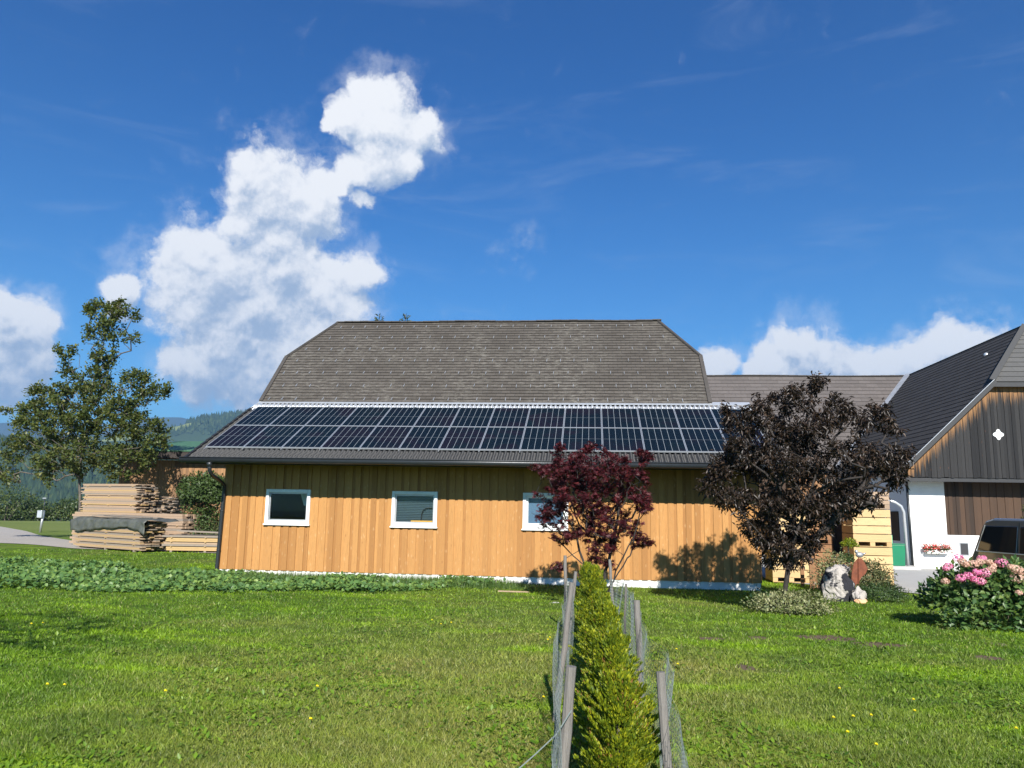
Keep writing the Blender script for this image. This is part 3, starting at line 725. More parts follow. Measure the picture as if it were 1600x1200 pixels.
# inside: a real dark room behind the panes
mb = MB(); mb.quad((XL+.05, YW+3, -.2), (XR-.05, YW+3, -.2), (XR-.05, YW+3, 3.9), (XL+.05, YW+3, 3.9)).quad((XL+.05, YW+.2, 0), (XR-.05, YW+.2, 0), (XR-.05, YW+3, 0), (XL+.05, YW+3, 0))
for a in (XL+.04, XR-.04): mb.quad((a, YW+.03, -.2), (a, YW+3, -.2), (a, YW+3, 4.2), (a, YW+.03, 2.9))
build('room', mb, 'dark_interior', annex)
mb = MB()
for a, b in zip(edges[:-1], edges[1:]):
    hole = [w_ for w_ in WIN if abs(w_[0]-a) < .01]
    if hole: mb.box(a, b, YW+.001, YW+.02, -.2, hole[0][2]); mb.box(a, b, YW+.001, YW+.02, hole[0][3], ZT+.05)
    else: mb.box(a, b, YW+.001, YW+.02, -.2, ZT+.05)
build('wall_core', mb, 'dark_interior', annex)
m, T, o = mat('render_white'); p = T.pos(); n = T.noise(p, 1.3, 5, .65); z = T.xyz(p)[2]
pbsdf(T, o, T.mix(T.ramp(n, .4, .7, 0, .5), (.74, .74, .71), (.52, .51, .47)), .9, 0, .1, T.noise(p, 30, 4), .5, .01); M['render_white'] = m
build('plinth', MB().box(XL+.03, XR-.02, YW-.012, YW+3, -.75, ZB-.001), 'render_white', annex)
# panes
m, T, o = mat('pane'); fr = T.n('ShaderNodeFresnel'); fr.inputs[0].default_value = 1.5
tr = T.n('ShaderNodeBsdfTransparent'); tr.inputs[0].default_value = (.9, .95, .96, 1); gl = T.n('ShaderNodeBsdfGlossy'); gl.inputs['Roughness'].default_value = .01
mx = T.n('ShaderNodeMixShader'); T.L.new(T.m('MULTIPLY', fr.outputs[0], .4), mx.inputs[0]); T.L.new(tr.outputs[0], mx.inputs[1]); T.L.new(gl.outputs[0], mx.inputs[2]); T.L.new(mx.outputs[0], o.inputs['Surface']); M['pane'] = m
def ring(mb, a, b, c, d, w, y0, y1, wb=None):
    wb = wb or w
    mb.box(a, a+w, y0, y1, c, d); mb.box(b-w, b, y0, y1, c, d); mb.box(a+w, b-w, y0, y1, d-w, d); mb.box(a+w, b-w, y0, y1, c, c+wb)
for i, (a, b, c, d) in enumerate(WIN):
    mb = MB(); ring(mb, a, b, c+.03, d, .085, YW-.085, YW+.05, .09)
    fr_ = build('window', mb, 'white_paint', annex, bevel=.006)
    mb = MB(); ring(mb, a+.086, b-.086, c+.121, d-.086, .035 if i < 2 else .055, YW-.025, YW+.03); build('sash', mb, 'grey_metal' if i < 2 else 'white_paint', fr_)
    build('sill', MB().box(a-.025, b+.025, YW-.115, YW-.02, c-.006, c+.029), 'white_paint', fr_, bevel=.004)
    build('pane', MB().box(a+.1, b-.1, YW+.004, YW+.010, c+.13, d-.1), 'pane', fr_)
    if i == 1:
        mb = MB(); z = c+.135
        while z < d-.1: mb.quad((a+.10, YW+.085, z), (b-.10, YW+.085, z), (b-.10, YW+.05, z+.036), (a+.10, YW+.05, z+.036)); z += .045
        build('slatted_blind', mb, 'blind_grey', fr_)
    if i == 2: build('roller_blind', MB().box(a+.09, b-.09, YW+.04, YW+.046, c+.1, d-.08), 'blue_blind', fr_)
# pale sheet standing in for a glass reflection; machine seen inside
w0 = thing('reflection_sheet', 'pale tapered sheet standing in for a reflection in the first dark window', 'sheet', (-7.9, YW+.35, 1.6))
build('panel', MB().quad((-8.12, YW+.34, 2.03), (-7.82, YW+.34, 2.03), (-7.86, YW+.36, 1.63), (-8.0, YW+.36, 1.65)).quad((-8.12, YW+.345, 2.03), (-8.0, YW+.365, 1.65), (-7.86, YW+.365, 1.63), (-7.82, YW+.345, 2.03)), 'pale_reflection', w0)
t_ = thing('machine', 'yellow machine body with a curved black hose behind the second window', 'machine', (-4.6, YW-.01, 1.2))
build('body', MB().box(-4.86, -4.26, YW+.014, YW+.04, 1.236, 1.30), 'yellow_paint', t_, bevel=.006)
build('hose', MB().tube([(-4.58, YW+.025, 1.30), (-4.57, YW+.025, 1.45), (-4.53, YW+.025, 1.57), (-4.44, YW+.025, 1.64), (-4.25, YW+.025, 1.655)], .016, 8), 'black', t_)

# roof
ALP = R(25.36); ca, sa, ta = math.cos(ALP), math.sin(ALP), math.tan(ALP)
RX0, RX1 = -10.76, 4.82; RY0, RY1 = 20.02, 24.52
def rz(y): return 3.19-.10/ca + (y-20.65)*ta
def tile_sheet(name, y0, y1, m_, parent, period=.142, course=.34, lift=0):
    nx = int((RX1-RX0)/period)*8; xs = np.linspace(RX0, RX1, nx+1); prof = .036*np.maximum(np.cos((xs-RX0)/period*2*np.pi), -.55)
    L = (y1-y0)/ca; nc = max(1, round(L/course)); rows = []
    for k in range(nc):
        for (f, h) in ((0.0, .026), (1.0, .0)):
            t = (k+f)*L/nc; y = y0+t*ca; hh = h+prof+.006+lift
            rows.append(np.stack([xs, np.full_like(xs, y)-hh*sa, rz(y)+hh*ca], 1))
    V = np.concatenate([np.concatenate([rows[0]-np.array([0, -sa, ca])*.04])]+rows); n = nx+1; nr = len(rows)+1
    i = (np.arange(nr-1)[:, None]*n+np.arange(n-1)[None]).ravel(); F = np.stack([i, i+1, i+n+1, i+n], 1)
    return build_np(name, V, F, m_, parent)
m, T, o = mat('roof_tile'); p = T.pos(); n = T.noise(p, 2.5, 5, .65)
pbsdf(T, o, T.mix(n, (.008, .008, .009), (.022, .022, .023)), .6, 0, .5, T.noise(p, 40, 3), .2, .01); M['roof_tile'] = m
m, T, o = mat('pale_metal'); p = T.pos(); n = T.noise(p, 3, 5, .7)
pbsdf(T, o, T.mix(n, (.22, .23, .25), (.48, .50, .53)), .42, .35, .5, None); M['pale_metal'] = m
rt = tile_sheet('roof', RY0, 23.93, 'roof_tile', annex)
up_ = tile_sheet('upper_tiles', 23.93, 24.42, 'pale_metal', annex, lift=.002)  # top tile courses in a paler, slightly metallic finish
mb = MB()
n3 = np.array([0, -sa, ca]); P_ = [np.array([x, y, rz(y)]) for x, y in ((RX0+.02, RY0+.05), (RX1-.02, RY0+.05), (RX1-.02, RY1), (RX0+.02, RY1))]
mb.v = [tuple(p-n3*.045) for p in P_]+[tuple(p-n3*.13) for p in P_]; mb.f = [(0, 1, 2, 3), (7, 6, 5, 4), (0, 1, 5, 4), (1, 2, 6, 5), (2, 3, 7, 6), (3, 0, 4, 7)]
build('roof_deck', mb, 'fascia_wood', rt)
for s_, xx in ((-1, RX0), (1, RX1)):
    mb = MB()
    for k in range(13):   # verge tiles step up the edge
        y = RY0+k*.34*ca; y2 = y+.36*ca; a = np.array([xx, y, rz(y)])+n3*.035; b = np.array([xx, y2, rz(y2)])+n3*.015; mb.beam(a, b, .07, .075, n3)
    build('verge', mb, 'roof_tile', annex)
mb = MB(); y = 24.42; mb.obox((0.5*(RX0+RX1), 24.50, rz(24.5)+.06), ((RX1-RX0)/2, 0, 0), (0, .10, .055), (0, -.004, .008)); build('flashing', mb, 'zinc', annex)
# gutter and downpipe
GY, GZ = 19.93, 2.775
gp = [(-.005, .075), (-.07, .07), (-.085, .02), (-.07, -.03), (-.03, -.06), (.02, -.06), (.06, -.03), (.075, .02), (.075, .09)]
mb = MB(); n = len(gp)
for xx in (RX0-.04, RX1+.04):
    for off in (1.0, .9): mb.v += [(xx, GY+a*off, GZ+b*off+ (0 if off == 1 else .002)) for a, b in gp]
for k in range(n-1):
    mb.f += [(k, k+1, 2*n+k+1, 2*n+k), (n+k+1, n+k, 3*n+k, 3*n+k+1)]
mb.f += [tuple(range(n-1, -1, -1)), tuple(range(2*n, 3*n)), (0, 2*n, 3*n, n), (n-1, 2*n-1, 4*n-1, 3*n-1)]
mb.tube([(RX0-.04, GY-.08, GZ+.075), (RX1+.04, GY-.08, GZ+.075)], .014, 6)
gut = build('gutter', mb, 'dark_metal', annex, True)
gut.data.materials[0] = M['dark_metal']
pt = lambda x, y, Y: tuple(at(x, y, Y=Y))
dp = [pt(327.5, 722, 19.95), pt(327.5, 735, 19.97), pt(331, 742, 20.1), pt(345, 752, 20.95), pt(350.5, 758, 21.17), pt(350, 768, 21.2), pt(338.5, 890, 21.2), pt(338, 896, 21.2)]
build('downpipe', MB().tube(dp, [.058, .05, .05, .05, .05, .05, .05, .05], 12), 'dark_metal', gut, True)
mb = MB().tube([dp[0], tuple(np.array(dp[0])*.45+np.array(dp[1])*.55)], [.085, .055], 12)
for s in (.25, .75): q = np.array(dp[5])*(1-s)+np.array(dp[6])*s; build('pipe_clamp', MB().tube([q-(0, 0, .012), q+(0, 0, .012)], .056, 12), 'dark_metal', gut, True)
build('pipe_funnel', mb, 'dark_metal', gut, True)
# vent caps above the panels
for k in range(11):
    xx = -9.62+k*1.385; y = 23.99; q = np.array([xx, y, rz(y)])+n3*.035
    build('vent_cap', MB().ball(q, .085, 12, 8, (1, .8, .75)).obox(q-(0, -.02, .01), (.12, 0, 0), (0, .07*ca, .07*sa), (0, -.004, .01)), 'black', annex, True)
# solar panels, each with its frame
m, T, o = mat('solar_cell'); p = T.pos(); uv = T.uv(); ux, uy, _ = T.xyz(uv)
fx = T.m('FRACT', T.m('MULTIPLY', ux, 6.0)); lx = T.m('GREATER_THAN', T.m('ABSOLUTE', T.m('SUBTRACT', fx, .5)), .475)
fy = T.m('ABSOLUTE', T.m('SUBTRACT', uy, .5)); ly = T.m('LESS_THAN', fy, .007)
fy2 = T.m('FRACT', T.m('MULTIPLY', uy, 20.0)); ly2 = T.m('GREATER_THAN', T.m('ABSOLUTE', T.m('SUBTRACT', fy2, .5)), .47)
wn = T.n('ShaderNodeTexWhiteNoise', Vector=T.vm('FLOOR', T.vm('MULTIPLY', uv, (6, 2, 1)))); oi = T.n('ShaderNodeObjectInfo')
ph = T.m('FRACT', T.m('ADD', T.m('MULTIPLY', T.noise(p, .9, 2), 1.7), T.m('MULTIPLY', oi.outputs['Random'], .8)))
cc = T.mix(T.m('MULTIPLY', T.ramp(ph, .3, .7), .8), (.0035, .0075, .012), (.009, .007, .012)); cc = T.mix(T.ramp(ph, .75, 1, 0, .7), cc, (.003, .011, .014))
cc = T.mix(T.m('MULTIPLY', ly2, .2), cc, (.05, .06, .075)); cc = T.mix(T.m('MULTIPLY', ly, .3), cc, (.2, .23, .25)); cc = T.mix(lx, cc, (.25, .28, .30))
b = pbsdf(T, o, cc, .25, 0, .04); M['solar_cell'] = m
PW, PL0 = 1.08, -10.5
pn = np.array([0, -sa, ca]); pu = np.array([0, ca, sa])
base0 = np.array([0, 20.65, 3.19])
first = None
for row in range(2):
    for k in range(14):
        xa, xb = PL0+k*PW+.006, PL0+(k+1)*PW-.006; l0, l1 = row*1.795, row*1.795+1.775
        c0 = base0+np.array([(xa+xb)/2, 0, 0])+pu*(l0+l1)/2
        if first is None:
            hw, hl = (xb-xa)/2, (l1-l0)/2
            mb = MB().quad(*[tuple(c0+np.array([sx*(hw-.012), 0, 0])+pu*sy*(hl-.012)+pn*.001) for sx, sy in ((-1, -1), (1, -1), (1, 1), (-1, 1))])
            mb.quad(*[tuple(c0+np.array([sx*(hw-.012), 0, 0])+pu*sy*(hl-.012)-pn*.004) for sx, sy in ((-1, 1), (1, 1), (1, -1), (-1, -1))])
            me = bpy.data.meshes.new('solar_panel'); me.from_pydata([tuple(np.array(v)-c0) for v in mb.v], [], mb.f)
            l = me.uv_layers.new(name='UVMap'); l.data.foreach_set('uv', np.array([(0, 0), (1, 0), (1, 1), (0, 1), (0, 1), (1, 1), (1, 0), (0, 0)], np.float32).ravel()); me.materials.append(M['solar_cell'])
            fb = MB(); ex = np.array([1., 0, 0])
            for s_ in (-1, 1):
                fb.obox(ex*s_*(hw-.008)-pn*.012, ex*.008, pu*hl, pn*.02); fb.obox(pu*s_*(hl-.009)-pn*.0118, ex*(hw-.0165), pu*.009, pn*.0197)
            mf = bpy.data.meshes.new('panel_frame'); mf.from_pydata(fb.v, [], fb.f); mf.materials.append(M['frame_alu']); first = (me, mf)
        o_ = bpy.data.objects.new('solar_panel', first[0]); COL.objects.link(o_); o_.parent = annex; o_.location = tuple(c0-np.array(annex.location))
        f_ = bpy.data.objects.new('panel_frame', first[1]); COL.objects.link(f_); f_.parent = o_
mb = MB()
for l in (.35, 1.45, 2.15, 3.25):
    a = base0+pu*l-pn*.055; mb.obox(a+np.array([(PL0*2+14*PW)/2, 0, 0]), (7*PW+.05, 0, 0), pu*.02, pn*.02)
for k in range(15):
    a = base0+np.array([PL0+k*PW, 0, 0])-pu*.03-pn*.03; mb.obox(a, (.012, 0, 0), pu*.06, pn*.012)
build('mounting_rails', mb, 'grey_metal', annex)

# ------------------------------------------------------------------ old barn behind
barn = thing('old_barn', 'old barn with a steep half-hipped roof of mottled brown-grey slates behind the annex', 'building', (-4, 28.1, -.3))
rp, fr3 = roof_plane('roof', [(-10.68, 24.5, 4.96), (3.62, 24.5, 4.96), (3.62, 26.42, 6.82), (2.36, 28.12, 8.46), (-9.45, 28.12, 8.46), (-10.68, 26.42, 6.82)], (1, 0, 0), .168, 'old_slate', barn)
roof_plane('roof', [(-10.68, 31.7, 5.0), (3.62, 31.7, 5.0), (3.62, 29.80, 6.82), (2.36, 28.13, 8.45), (-9.45, 28.13, 8.45), (-10.68, 29.80, 6.82)], (1, 0, 0), .3, 'old_slate', barn)
roof_plane('half_hip', [(-10.68, 26.44, 6.81), (-9.46, 28.12, 8.44), (-10.68, 29.8, 6.81)], (0, 1, 0), .168, 'old_slate', barn, thick=.04)
roof_plane('half_hip', [(3.62, 26.44, 6.81), (2.37, 28.12, 8.44), (3.62, 29.8, 6.81)], (0, 1, 0), .168, 'old_slate', barn, thick=.04)
mb = MB()
for k in range(40): xx = -9.5+k*.3; mb.obox((xx+.15, 28.12, 8.475+.006*(k % 2)+.012*math.sin(k*.5)), (.155, 0, 0), (0, .10, -.01), (0, 0, .018))
for a, b in (((-10.70, 26.42, 6.86), (-9.47, 28.12, 8.50)), ((3.64, 26.42, 6.86), (2.38, 28.12, 8.50)), ((-10.70, 24.5, 5.0), (-10.70, 26.42, 6.86)), ((3.64, 24.5, 5.0), (3.64, 26.42, 6.86))): mb.beam(a, b, .12, .05)
build('ridge_cap', mb, 'slate_trim', barn)
mb = MB()
for xx in (-10.4, 3.3):
    mb.v += [(xx, 24.9, -.4), (xx, 31.3, -.4), (xx, 31.3, 5.0), (xx, 29.7, 6.72), (xx, 26.5, 6.72), (xx, 24.9, 5.0)]; k = len(mb.v); mb.f.append(tuple(range(k-6, k)))
mb.quad((-10.4, 24.9, -.4), (3.3, 24.9, -.4), (3.3, 24.9, 5.1), (-10.4, 24.9, 5.1)).quad((-10.4, 31.3, -.4), (3.3, 31.3, -.4), (3.3, 31.3, 5.1), (-10.4, 31.3, 5.1))
build('wall', mb, 'dark_board', barn)
o3, e3, u3, nn3 = fr3; mb = MB(); L3 = 4.85
for r_ in range(7):
    t = .14+r_*.755
    x0 = -10.45 if t < 2.6 else -10.45+(t-2.6)*.58; x1 = 3.4 if t < 2.6 else 3.4-(t-2.6)*.58
    s = x0+(.23 if r_ % 2 else 0)
    while s < x1:
        q = np.array([s, 24.5, 4.96])+u3*(t+random.uniform(-.015, .015))+nn3*.03
        if random.random() < .93:
            mb.obox(q, (.007, 0, 0), u3*.085, nn3*.012); mb.obox(q-u3*.08+nn3*.022, (.011, 0, 0), u3*.012, nn3*.026)
        s += .46+random.uniform(-.02, .02)
sh = build('snow_hooks', mb, 'pale_metal', barn); sh['kind'] = 'stuff'

# ------------------------------------------------------------------ connecting wing and gabled barn
wing = thing('connecting_wing', 'long low wing with a brown slate roof joining the two barns', 'building', (6, 42, -.2))
VB = np.array([11.72, 39.3, 3.75])
roof_plane('roof', [(-3, 39.3, 3.75), tuple(VB), (17.5, 45.0, 9.36), (-3, 45.0, 9.36)], (1, 0, 0), .33, 'brown_slate', wing)
roof_plane('roof', [(-3, 50.6, 3.75), (23, 50.6, 3.75), (17.5, 45.01, 9.35), (-3, 45.01, 9.35)], (1, 0, 0), .33, 'brown_slate', wing)
mb = MB()
for k in range(41): mb.obox((-3+k*.5+.25, 45, 9.385+.02*math.sin(k*.33)), (.26, 0, 0), (0, .11, 0), (0, 0, .022))
build('ridge_cap', mb, 'brown_slate', wing, uvs=None)
build('wall', MB().box(-2.8, 12.2, 39.9, 50, -.4, 3.9), 'dark_board', wing)
gb = thing('gabled_barn', 'big right-hand barn with a dark slate roof, weathered gable boards and white lower wall', 'building', (17.5, 34, -.2))
GYv = 29.72
vl = at(1418, 725, Y=GYv); he = at(1552, 596, Y=GYv); xr = 17.5; hr = 2*xr
ht = np.array([17.5, 33.1, 9.36])
roof_plane('roof', [(vl[0]-.05, GYv, vl[2]-.05), (he[0], GYv, he[2]), tuple(ht), (17.5, 45, 9.36), (vl[0]-.05, 38.95, vl[2]-.05)], (0, 1, 0), .30, 'dark_slate', gb, th=.014)
roof_plane('roof', [(hr-vl[0]+.05, GYv, vl[2]-.05), (hr-he[0], GYv, he[2]), (17.501, 33.1, 9.355), (17.501, 50, 9.355), (hr-vl[0]+.05, 50, vl[2]-.05)], (0, 1, 0), .30, 'dark_slate', gb, th=.014)
roof_plane('hip_roof', [(he[0]+.01, GYv-.02, he[2]-.01), (hr-he[0], GYv-.02, he[2]-.01), tuple(ht)], (1, 0, 0), .36, 'hip_slate', gb)
mb = MB(); mb.beam((he[0]-.02, GYv, he[2]+.07), ht+(0, 0, .09), .20, .035, (0, -.5, .8)); build('hip_cap', mb, 'hip_slate', gb)
mb = MB(); mb.beam((17.5, 33.1, 9.40), (17.5, 45, 9.40), .2, .05); build('ridge_cap', mb, 'dark_slate', gb)
mb = MB(); mb.beam(np.array([17.5, 45, 9.40])+(-.10, -.15, .06), VB+(0, 0, .14), .30, .05, (-.5, -.5, .7)); build('valley_flashing', mb, 'pale_metal', gb)
mb = MB(); mb.beam((vl[0]-.08, GYv-.03, vl[2]-.07), (he[0]-.02, GYv-.03, he[2]-.02), .03, .20, (0, 1, 0)) if False else None
d_ = unit(np.array([he[0]-vl[0], 0, he[2]-vl[2]])); n_ = np.array([-d_[2], 0, d_[0]])
c_ = (np.array([vl[0], GYv-.02, vl[2]])+np.array([he[0], GYv-.02, he[2]]))/2; L_ = np.linalg.norm([he[0]-vl[0], he[2]-vl[2]])/2
build('bargeboard', MB().obox(c_+n_*(-.06), d_*(L_+.06), (0, .015, 0), n_*.075), 'trim_dark', gb)
build('verge_strip', MB().obox(c_+n_*(.035)-np.array([0, .018, 0]), d_*(L_+.06), (0, .02, 0), n_*.009), 'grey_metal', gb)
build('hip_fascia', MB().box(he[0]-.03, hr-he[0]+.03, GYv-.01, GYv+.02, he[2]-.19, he[2]-.03), 'trim_dark', gb)
# gable boards
GW = 30.0; bb = at(1420.5, 744.7, Y=GW)[2]; tana = (he[2]-vl[2])/(he[0]-vl[0])
mb = MB(); x = vl[0]+.10; k = 0
while x < hr-vl[0]-.2:
    w = random.uniform(.085, .15); xm = x+w/2; xx = min(xm, hr-xm); zt = min(vl[2]+(xx-vl[0])*tana-.14, he[2]-.03)
    if zt > bb+.05: mb.box(x+.004, x+w-.004, GW-(.022 if k % 2 else .010), GW+.02, bb-random.uniform(0, .03), zt)
    x += w; k += 1
build('gable_boards', mb, 'weathered_gable', gb)
mb = MB(); mb.v = [(vl[0]+.1, GW+.022, bb), (hr-vl[0]-.1, GW+.022, bb), (hr-he[0], GW+.022, he[2]-.1), (he[0], GW+.022, he[2]-.1)]; mb.f = [(0, 1, 2, 3)]; build('gable_backing', mb, 'dark_interior', gb)
q = at(1560, 679, Y=GW-.03); mb = MB(); n = 24; r0 = []
for k in range(n):
    t = 2*math.pi*k/n; r = .155*(1+.22*math.cos(4*t)); r0.append((q[0]+r*math.cos(t), q[2]+r*math.sin(t)*1.05))
mb.v = [(a, GW-.035, b) for a, b in r0]+[(a, GW-.02, b) for a, b in r0]; mb.f = [tuple(range(n-1, -1, -1))]+[(k, (k+1) % n, (k+1) % n+n, k+n) for k in range(n)]
build('quatrefoil_vent', mb, 'white_paint', gb)
# beam under the gable, white wall, board wall
build('gable_beam', MB().box(vl[0]+.02, hr-vl[0], GW+.02, GW+.30, bb-.16, bb-.035), 'trim_dark', gb)
build('soffit', MB().box(vl[0]+.05, hr-vl[0]-.05, GW+.3, 31.2, bb-.03, bb+.03), 'fascia_wood', gb)
m, T, o = mat('limewash'); p = T.pos(); n = T.noise(p, .9, 5, .6); z = T.xyz(p)[2]; c = T.mix(T.ramp(n, .48, .75, 0, .45), (.80, .80, .78), (.60, .61, .62))
c = T.mix(T.ramp(T.m('ADD', z, T.m('MULTIPLY', n, .5)), .45, .0, 0, .5), c, (.72, .66, .50)); pbsdf(T, o, c, .9, 0, .1, T.noise(p, 18, 4), .5, .015); M['limewash'] = m
LW = 30.8; x0, x1 = 11.66, 12.97
mb = MB(); mb.box(x0, x1, LW, 31.2, -.5, bb-.03); mb.box(x1, 24, LW+.001, 31.2, -.5, 1.02); mb.box(x0, x0+.35, 31.2, 33.2, -.5, bb-.03); mb.box(x0+.001, x0+.35, 33.2, 35.2, 2.3, 3.4)
build('white_wall', mb, 'limewash', gb)
mb = MB(); x = x1; k = 0
while x < 23.5:
    w = random.uniform(.12, .18); mb.box(x+.003, x+w-.003, LW+(.04 if k % 2 else .055), LW+.10, 1.03, bb-.03); x += w; k += 1
build('board_wall', mb, 'dark_board', gb)
build('wall_backing', MB().box(x1, 23.4, LW+.11, 31.2, 1.02, bb-.03), 'dark_interior', gb)
a = at(1500, 849, Y=LW); b = at(1513, 867, Y=LW)
cw = build('cellar_window', MB().box(a[0], b[0], LW-.015, LW-.002, b[2], a[2]), 'trim_dark', gb)
mb = MB(); ring(mb, a[0]-.03, b[0]+.03, b[2]-.03, a[2]+.03, .03, LW-.022, LW-.001); build('window_frame', mb, 'grey_metal', cw)
build('side_boards', MB().box(x0+.06, x0+.35, 35.2, 40, -.5, 3.4), 'dark_board', gb)
build('doorway', MB().box(x0+.05, x0+.3, 33.2, 35.2, -.3, 2.3), 'dark_interior', gb)
build('side_window', MB().box(x0-.03, x0-.002, 31.75, 32.5, .75, 1.85), 'dark_board', gb)
build('stone_step', MB().box(10.15, 11.62, 29.85, 30.75, -.35, -.09), 'concrete', gb, bevel=.02)
dpb = [tuple(at(1380, 779, Y=29.9)), tuple(at(1399, 785, Y=29.9)), tuple(at(1408, 791, Y=29.9)), tuple(at(1412, 800, Y=29.95)), tuple(at(1419, 884, Y=30.1))]
build('white_pipe', MB().tube(dpb, .048, 12), 'zinc', gb, True)
build('downpipe', MB().tube([tuple(at(1416.5, 752, Y=30.7)), tuple(at(1427, 892, Y=30.7))], .045, 10), 'dark_metal', gb, True)
v_ = at(1541, 555, X=16.4); vy = v_[1]; vz = 9.36-(17.5-16.4)*tana
build('roof_vent', MB().ball((16.4, vy, vz+.08), .10, 10, 7).tube([(16.4, vy, vz-.05), (16.4, vy, vz+.08)], .05, 8), 'zinc', gb, True)

# green bin, boxes, flower trough
b0 = at(1402, 882, Y=30.2); bn = thing('green_bin', 'dark green rubbish bin on the concrete step by the white wall', 'bin', (b0[0], 30.3, -.09))
mb = MB(); w, h = .27, .74
mb.v = [(b0[0]+sx*w*s, 30.3+sy*.24*s, -.09+z) for z, s in ((0, .88), (h, 1.0)) for sx, sy in ((-1, -1), (1, -1), (1, 1), (-1, 1))]
mb.f = [(3, 2, 1, 0), (4, 5, 6, 7)]+[(i, (i+1) % 4, (i+1) % 4+4, i+4) for i in range(4)]; build('body', mb, 'green_plastic', bn, bevel=.02)
build('lid', MB().box(b0[0]-.285, b0[0]+.285, 30.04, 30.56, -.09+h, -.045+h), 'green_plastic', bn, bevel=.012)
bc = thing('plastic_crate', 'pale green plastic crate behind the dark green bin', 'crate', (b0[0]-.2, 30.75, .5))
mb = MB(); 
for k in range(4): mb.box(b0[0]-.36, b0[0]+.02, 30.62, 30.72, .70+k*.07, .755+k*.07)
mb.box(b0[0]-.37, b0[0]-.33, 30.6, 30.74, -.09, 1.0).box(b0[0]-.02, b0[0]+.03, 30.6, 30.74, -.09, .98); build('slats', mb, 'light_green_plastic', bc, bevel=.006)
fa, fb2 = at(1445, 858, Y=30.7), at(1481, 858, Y=30.7); fz = fa[2]
ft = thing('flower_trough', 'narrow trough of red and white geraniums hung on the white wall', 'flower box', ((fa[0]+fb2[0])/2, 30.65, fz-.1))
build('trough', MB().box(fa[0]+.02, fb2[0]-.02, 30.57, 30.76, fz-.15, fz-.02), 'render_white', ft, bevel=.01)
n = 420; P = np.stack([rng.uniform(fa[0]-.05, fb2[0]+.05, n), rng.uniform(30.5, 30.75, n), fz+rng.normal(size=n)*.06+.02], 1)
V, F = leaves(P, rdir(n), rdir(n), .06, ROUND); build_np('foliage', V, F, 'shrub_leaf', ft)
n = 330; P = np.stack([rng.uniform(fa[0]-.1, fb2[0]+.1, n), rng.uniform(30.45, 30.72, n), fz+rng.normal(size=n)*.08+.08], 1)
V, F = leaves(P, rdir(n), rdir(n), .05, ROUND); build_np('blossoms', V, F, 'red_petal', ft)

# ------------------------------------------------------------------ trees
gzf = lambda x, y: float(gz(x, y))
def L_(x, y, Y, rx, ry, rd=None):
    c = at(x, y, Y=Y); k = np.linalg.norm(c-EYE)/FPX; return (c, np.array([rx*k, (rd if rd else rx*k*.9), ry*k]))
# slender oak behind the lumber
TY = 37.5
b0 = at(125, 800, Y=TY); bz = gzf(b0[0], b0[1])
pp = lambda x, y, Y=TY: tuple(at(x, y, Y=Y))
stems = [[(b0[0], TY, bz-.1), pp(125, 790), pp(124, 745), pp(128, 690), pp(135, 640), pp(148, 590), pp(160, 545), pp(172, 505), pp(182, 478)],
         [pp(128, 700), pp(105, 650, 37.1), pp(78, 618, 36.9), pp(60, 600, 36.7)], [pp(130, 680), pp(165, 650, 37.9), pp(205, 618, 38.3), pp(250, 605, 38.5)],
         [pp(148, 592), pp(165, 570, 37.7), pp(190, 552, 37.8), pp(205, 548, 37.7)], [pp(126, 715), pp(90, 700, 38.0), pp(45, 705, 38.1), pp(12, 735, 37.9)], [pp(127, 712), pp(160, 705, 37.3), pp(215, 700, 37.0), pp(245, 690, 36.9)],
         [pp(140, 620), pp(120, 590, 37.7), pp(100, 560, 37.7), pp(90, 545, 37.7)]]
lob = [L_(165, 498, TY, 34, 30, .9), L_(205, 490, TY, 14, 16, .5), L_(185, 475, TY, 12, 12, .4), L_(150, 480, TY, 16, 12, .5), L_(160, 520, TY, 30, 26, .9), L_(200, 527, TY, 20, 10, .6), L_(165, 560, TY, 20, 20, .6), L_(112, 555, TY, 16, 12, .5), L_(100, 548, TY, 16, 8, .5), L_(108, 580, TY, 16, 14, .6),
       L_(150, 600, TY, 36, 28, 1.2), L_(215, 590, TY, 26, 14, .7), L_(115, 625, TY, 44, 26, 1.2), L_(62, 612, TY, 18, 12, .7), L_(50, 640, TY, 24, 18, .9), L_(40, 655, TY, 16, 14, .8), L_(205, 620, TY, 44, 20, 1.2), L_(250, 610, TY, 22, 14, .7), L_(160, 650, TY, 60, 30, 1.6),
       L_(95, 670, TY, 60, 28, 1.6), L_(215, 670, TY, 44, 26, 1.3), L_(40, 690, TY, 32, 16, 1.0), L_(130, 710, TY, 70, 26, 1.8), L_(205, 715, TY, 46, 22, 1.3), L_(250, 690, TY, 18, 14, .7), L_(75, 730, TY, 36, 16, 1.0), L_(10, 745, TY, 22, 12, .7), L_(20, 715, TY, 16, 8, .5), L_(190, 740, TY, 26, 10, .8), L_(115, 738, TY, 24, 10, .7), L_(-20, 730, TY, 30, 20, .9), L_(85, 752, TY, 14, 8, .5), L_(2, 640, TY, 14, 7, .5)]
tree('oak_tree', 'slender loose-crowned oak rising behind the lumber stacks', 'tree', stems, lob, 1700, .35, None, 'oak_leaf', 'bark_grey', r_tip=.0055, leaf_n=32, leaf_size=.17, shape=OAK, spread=.30, up=.3, expo=2.5, inner=.10, rmax=.13)

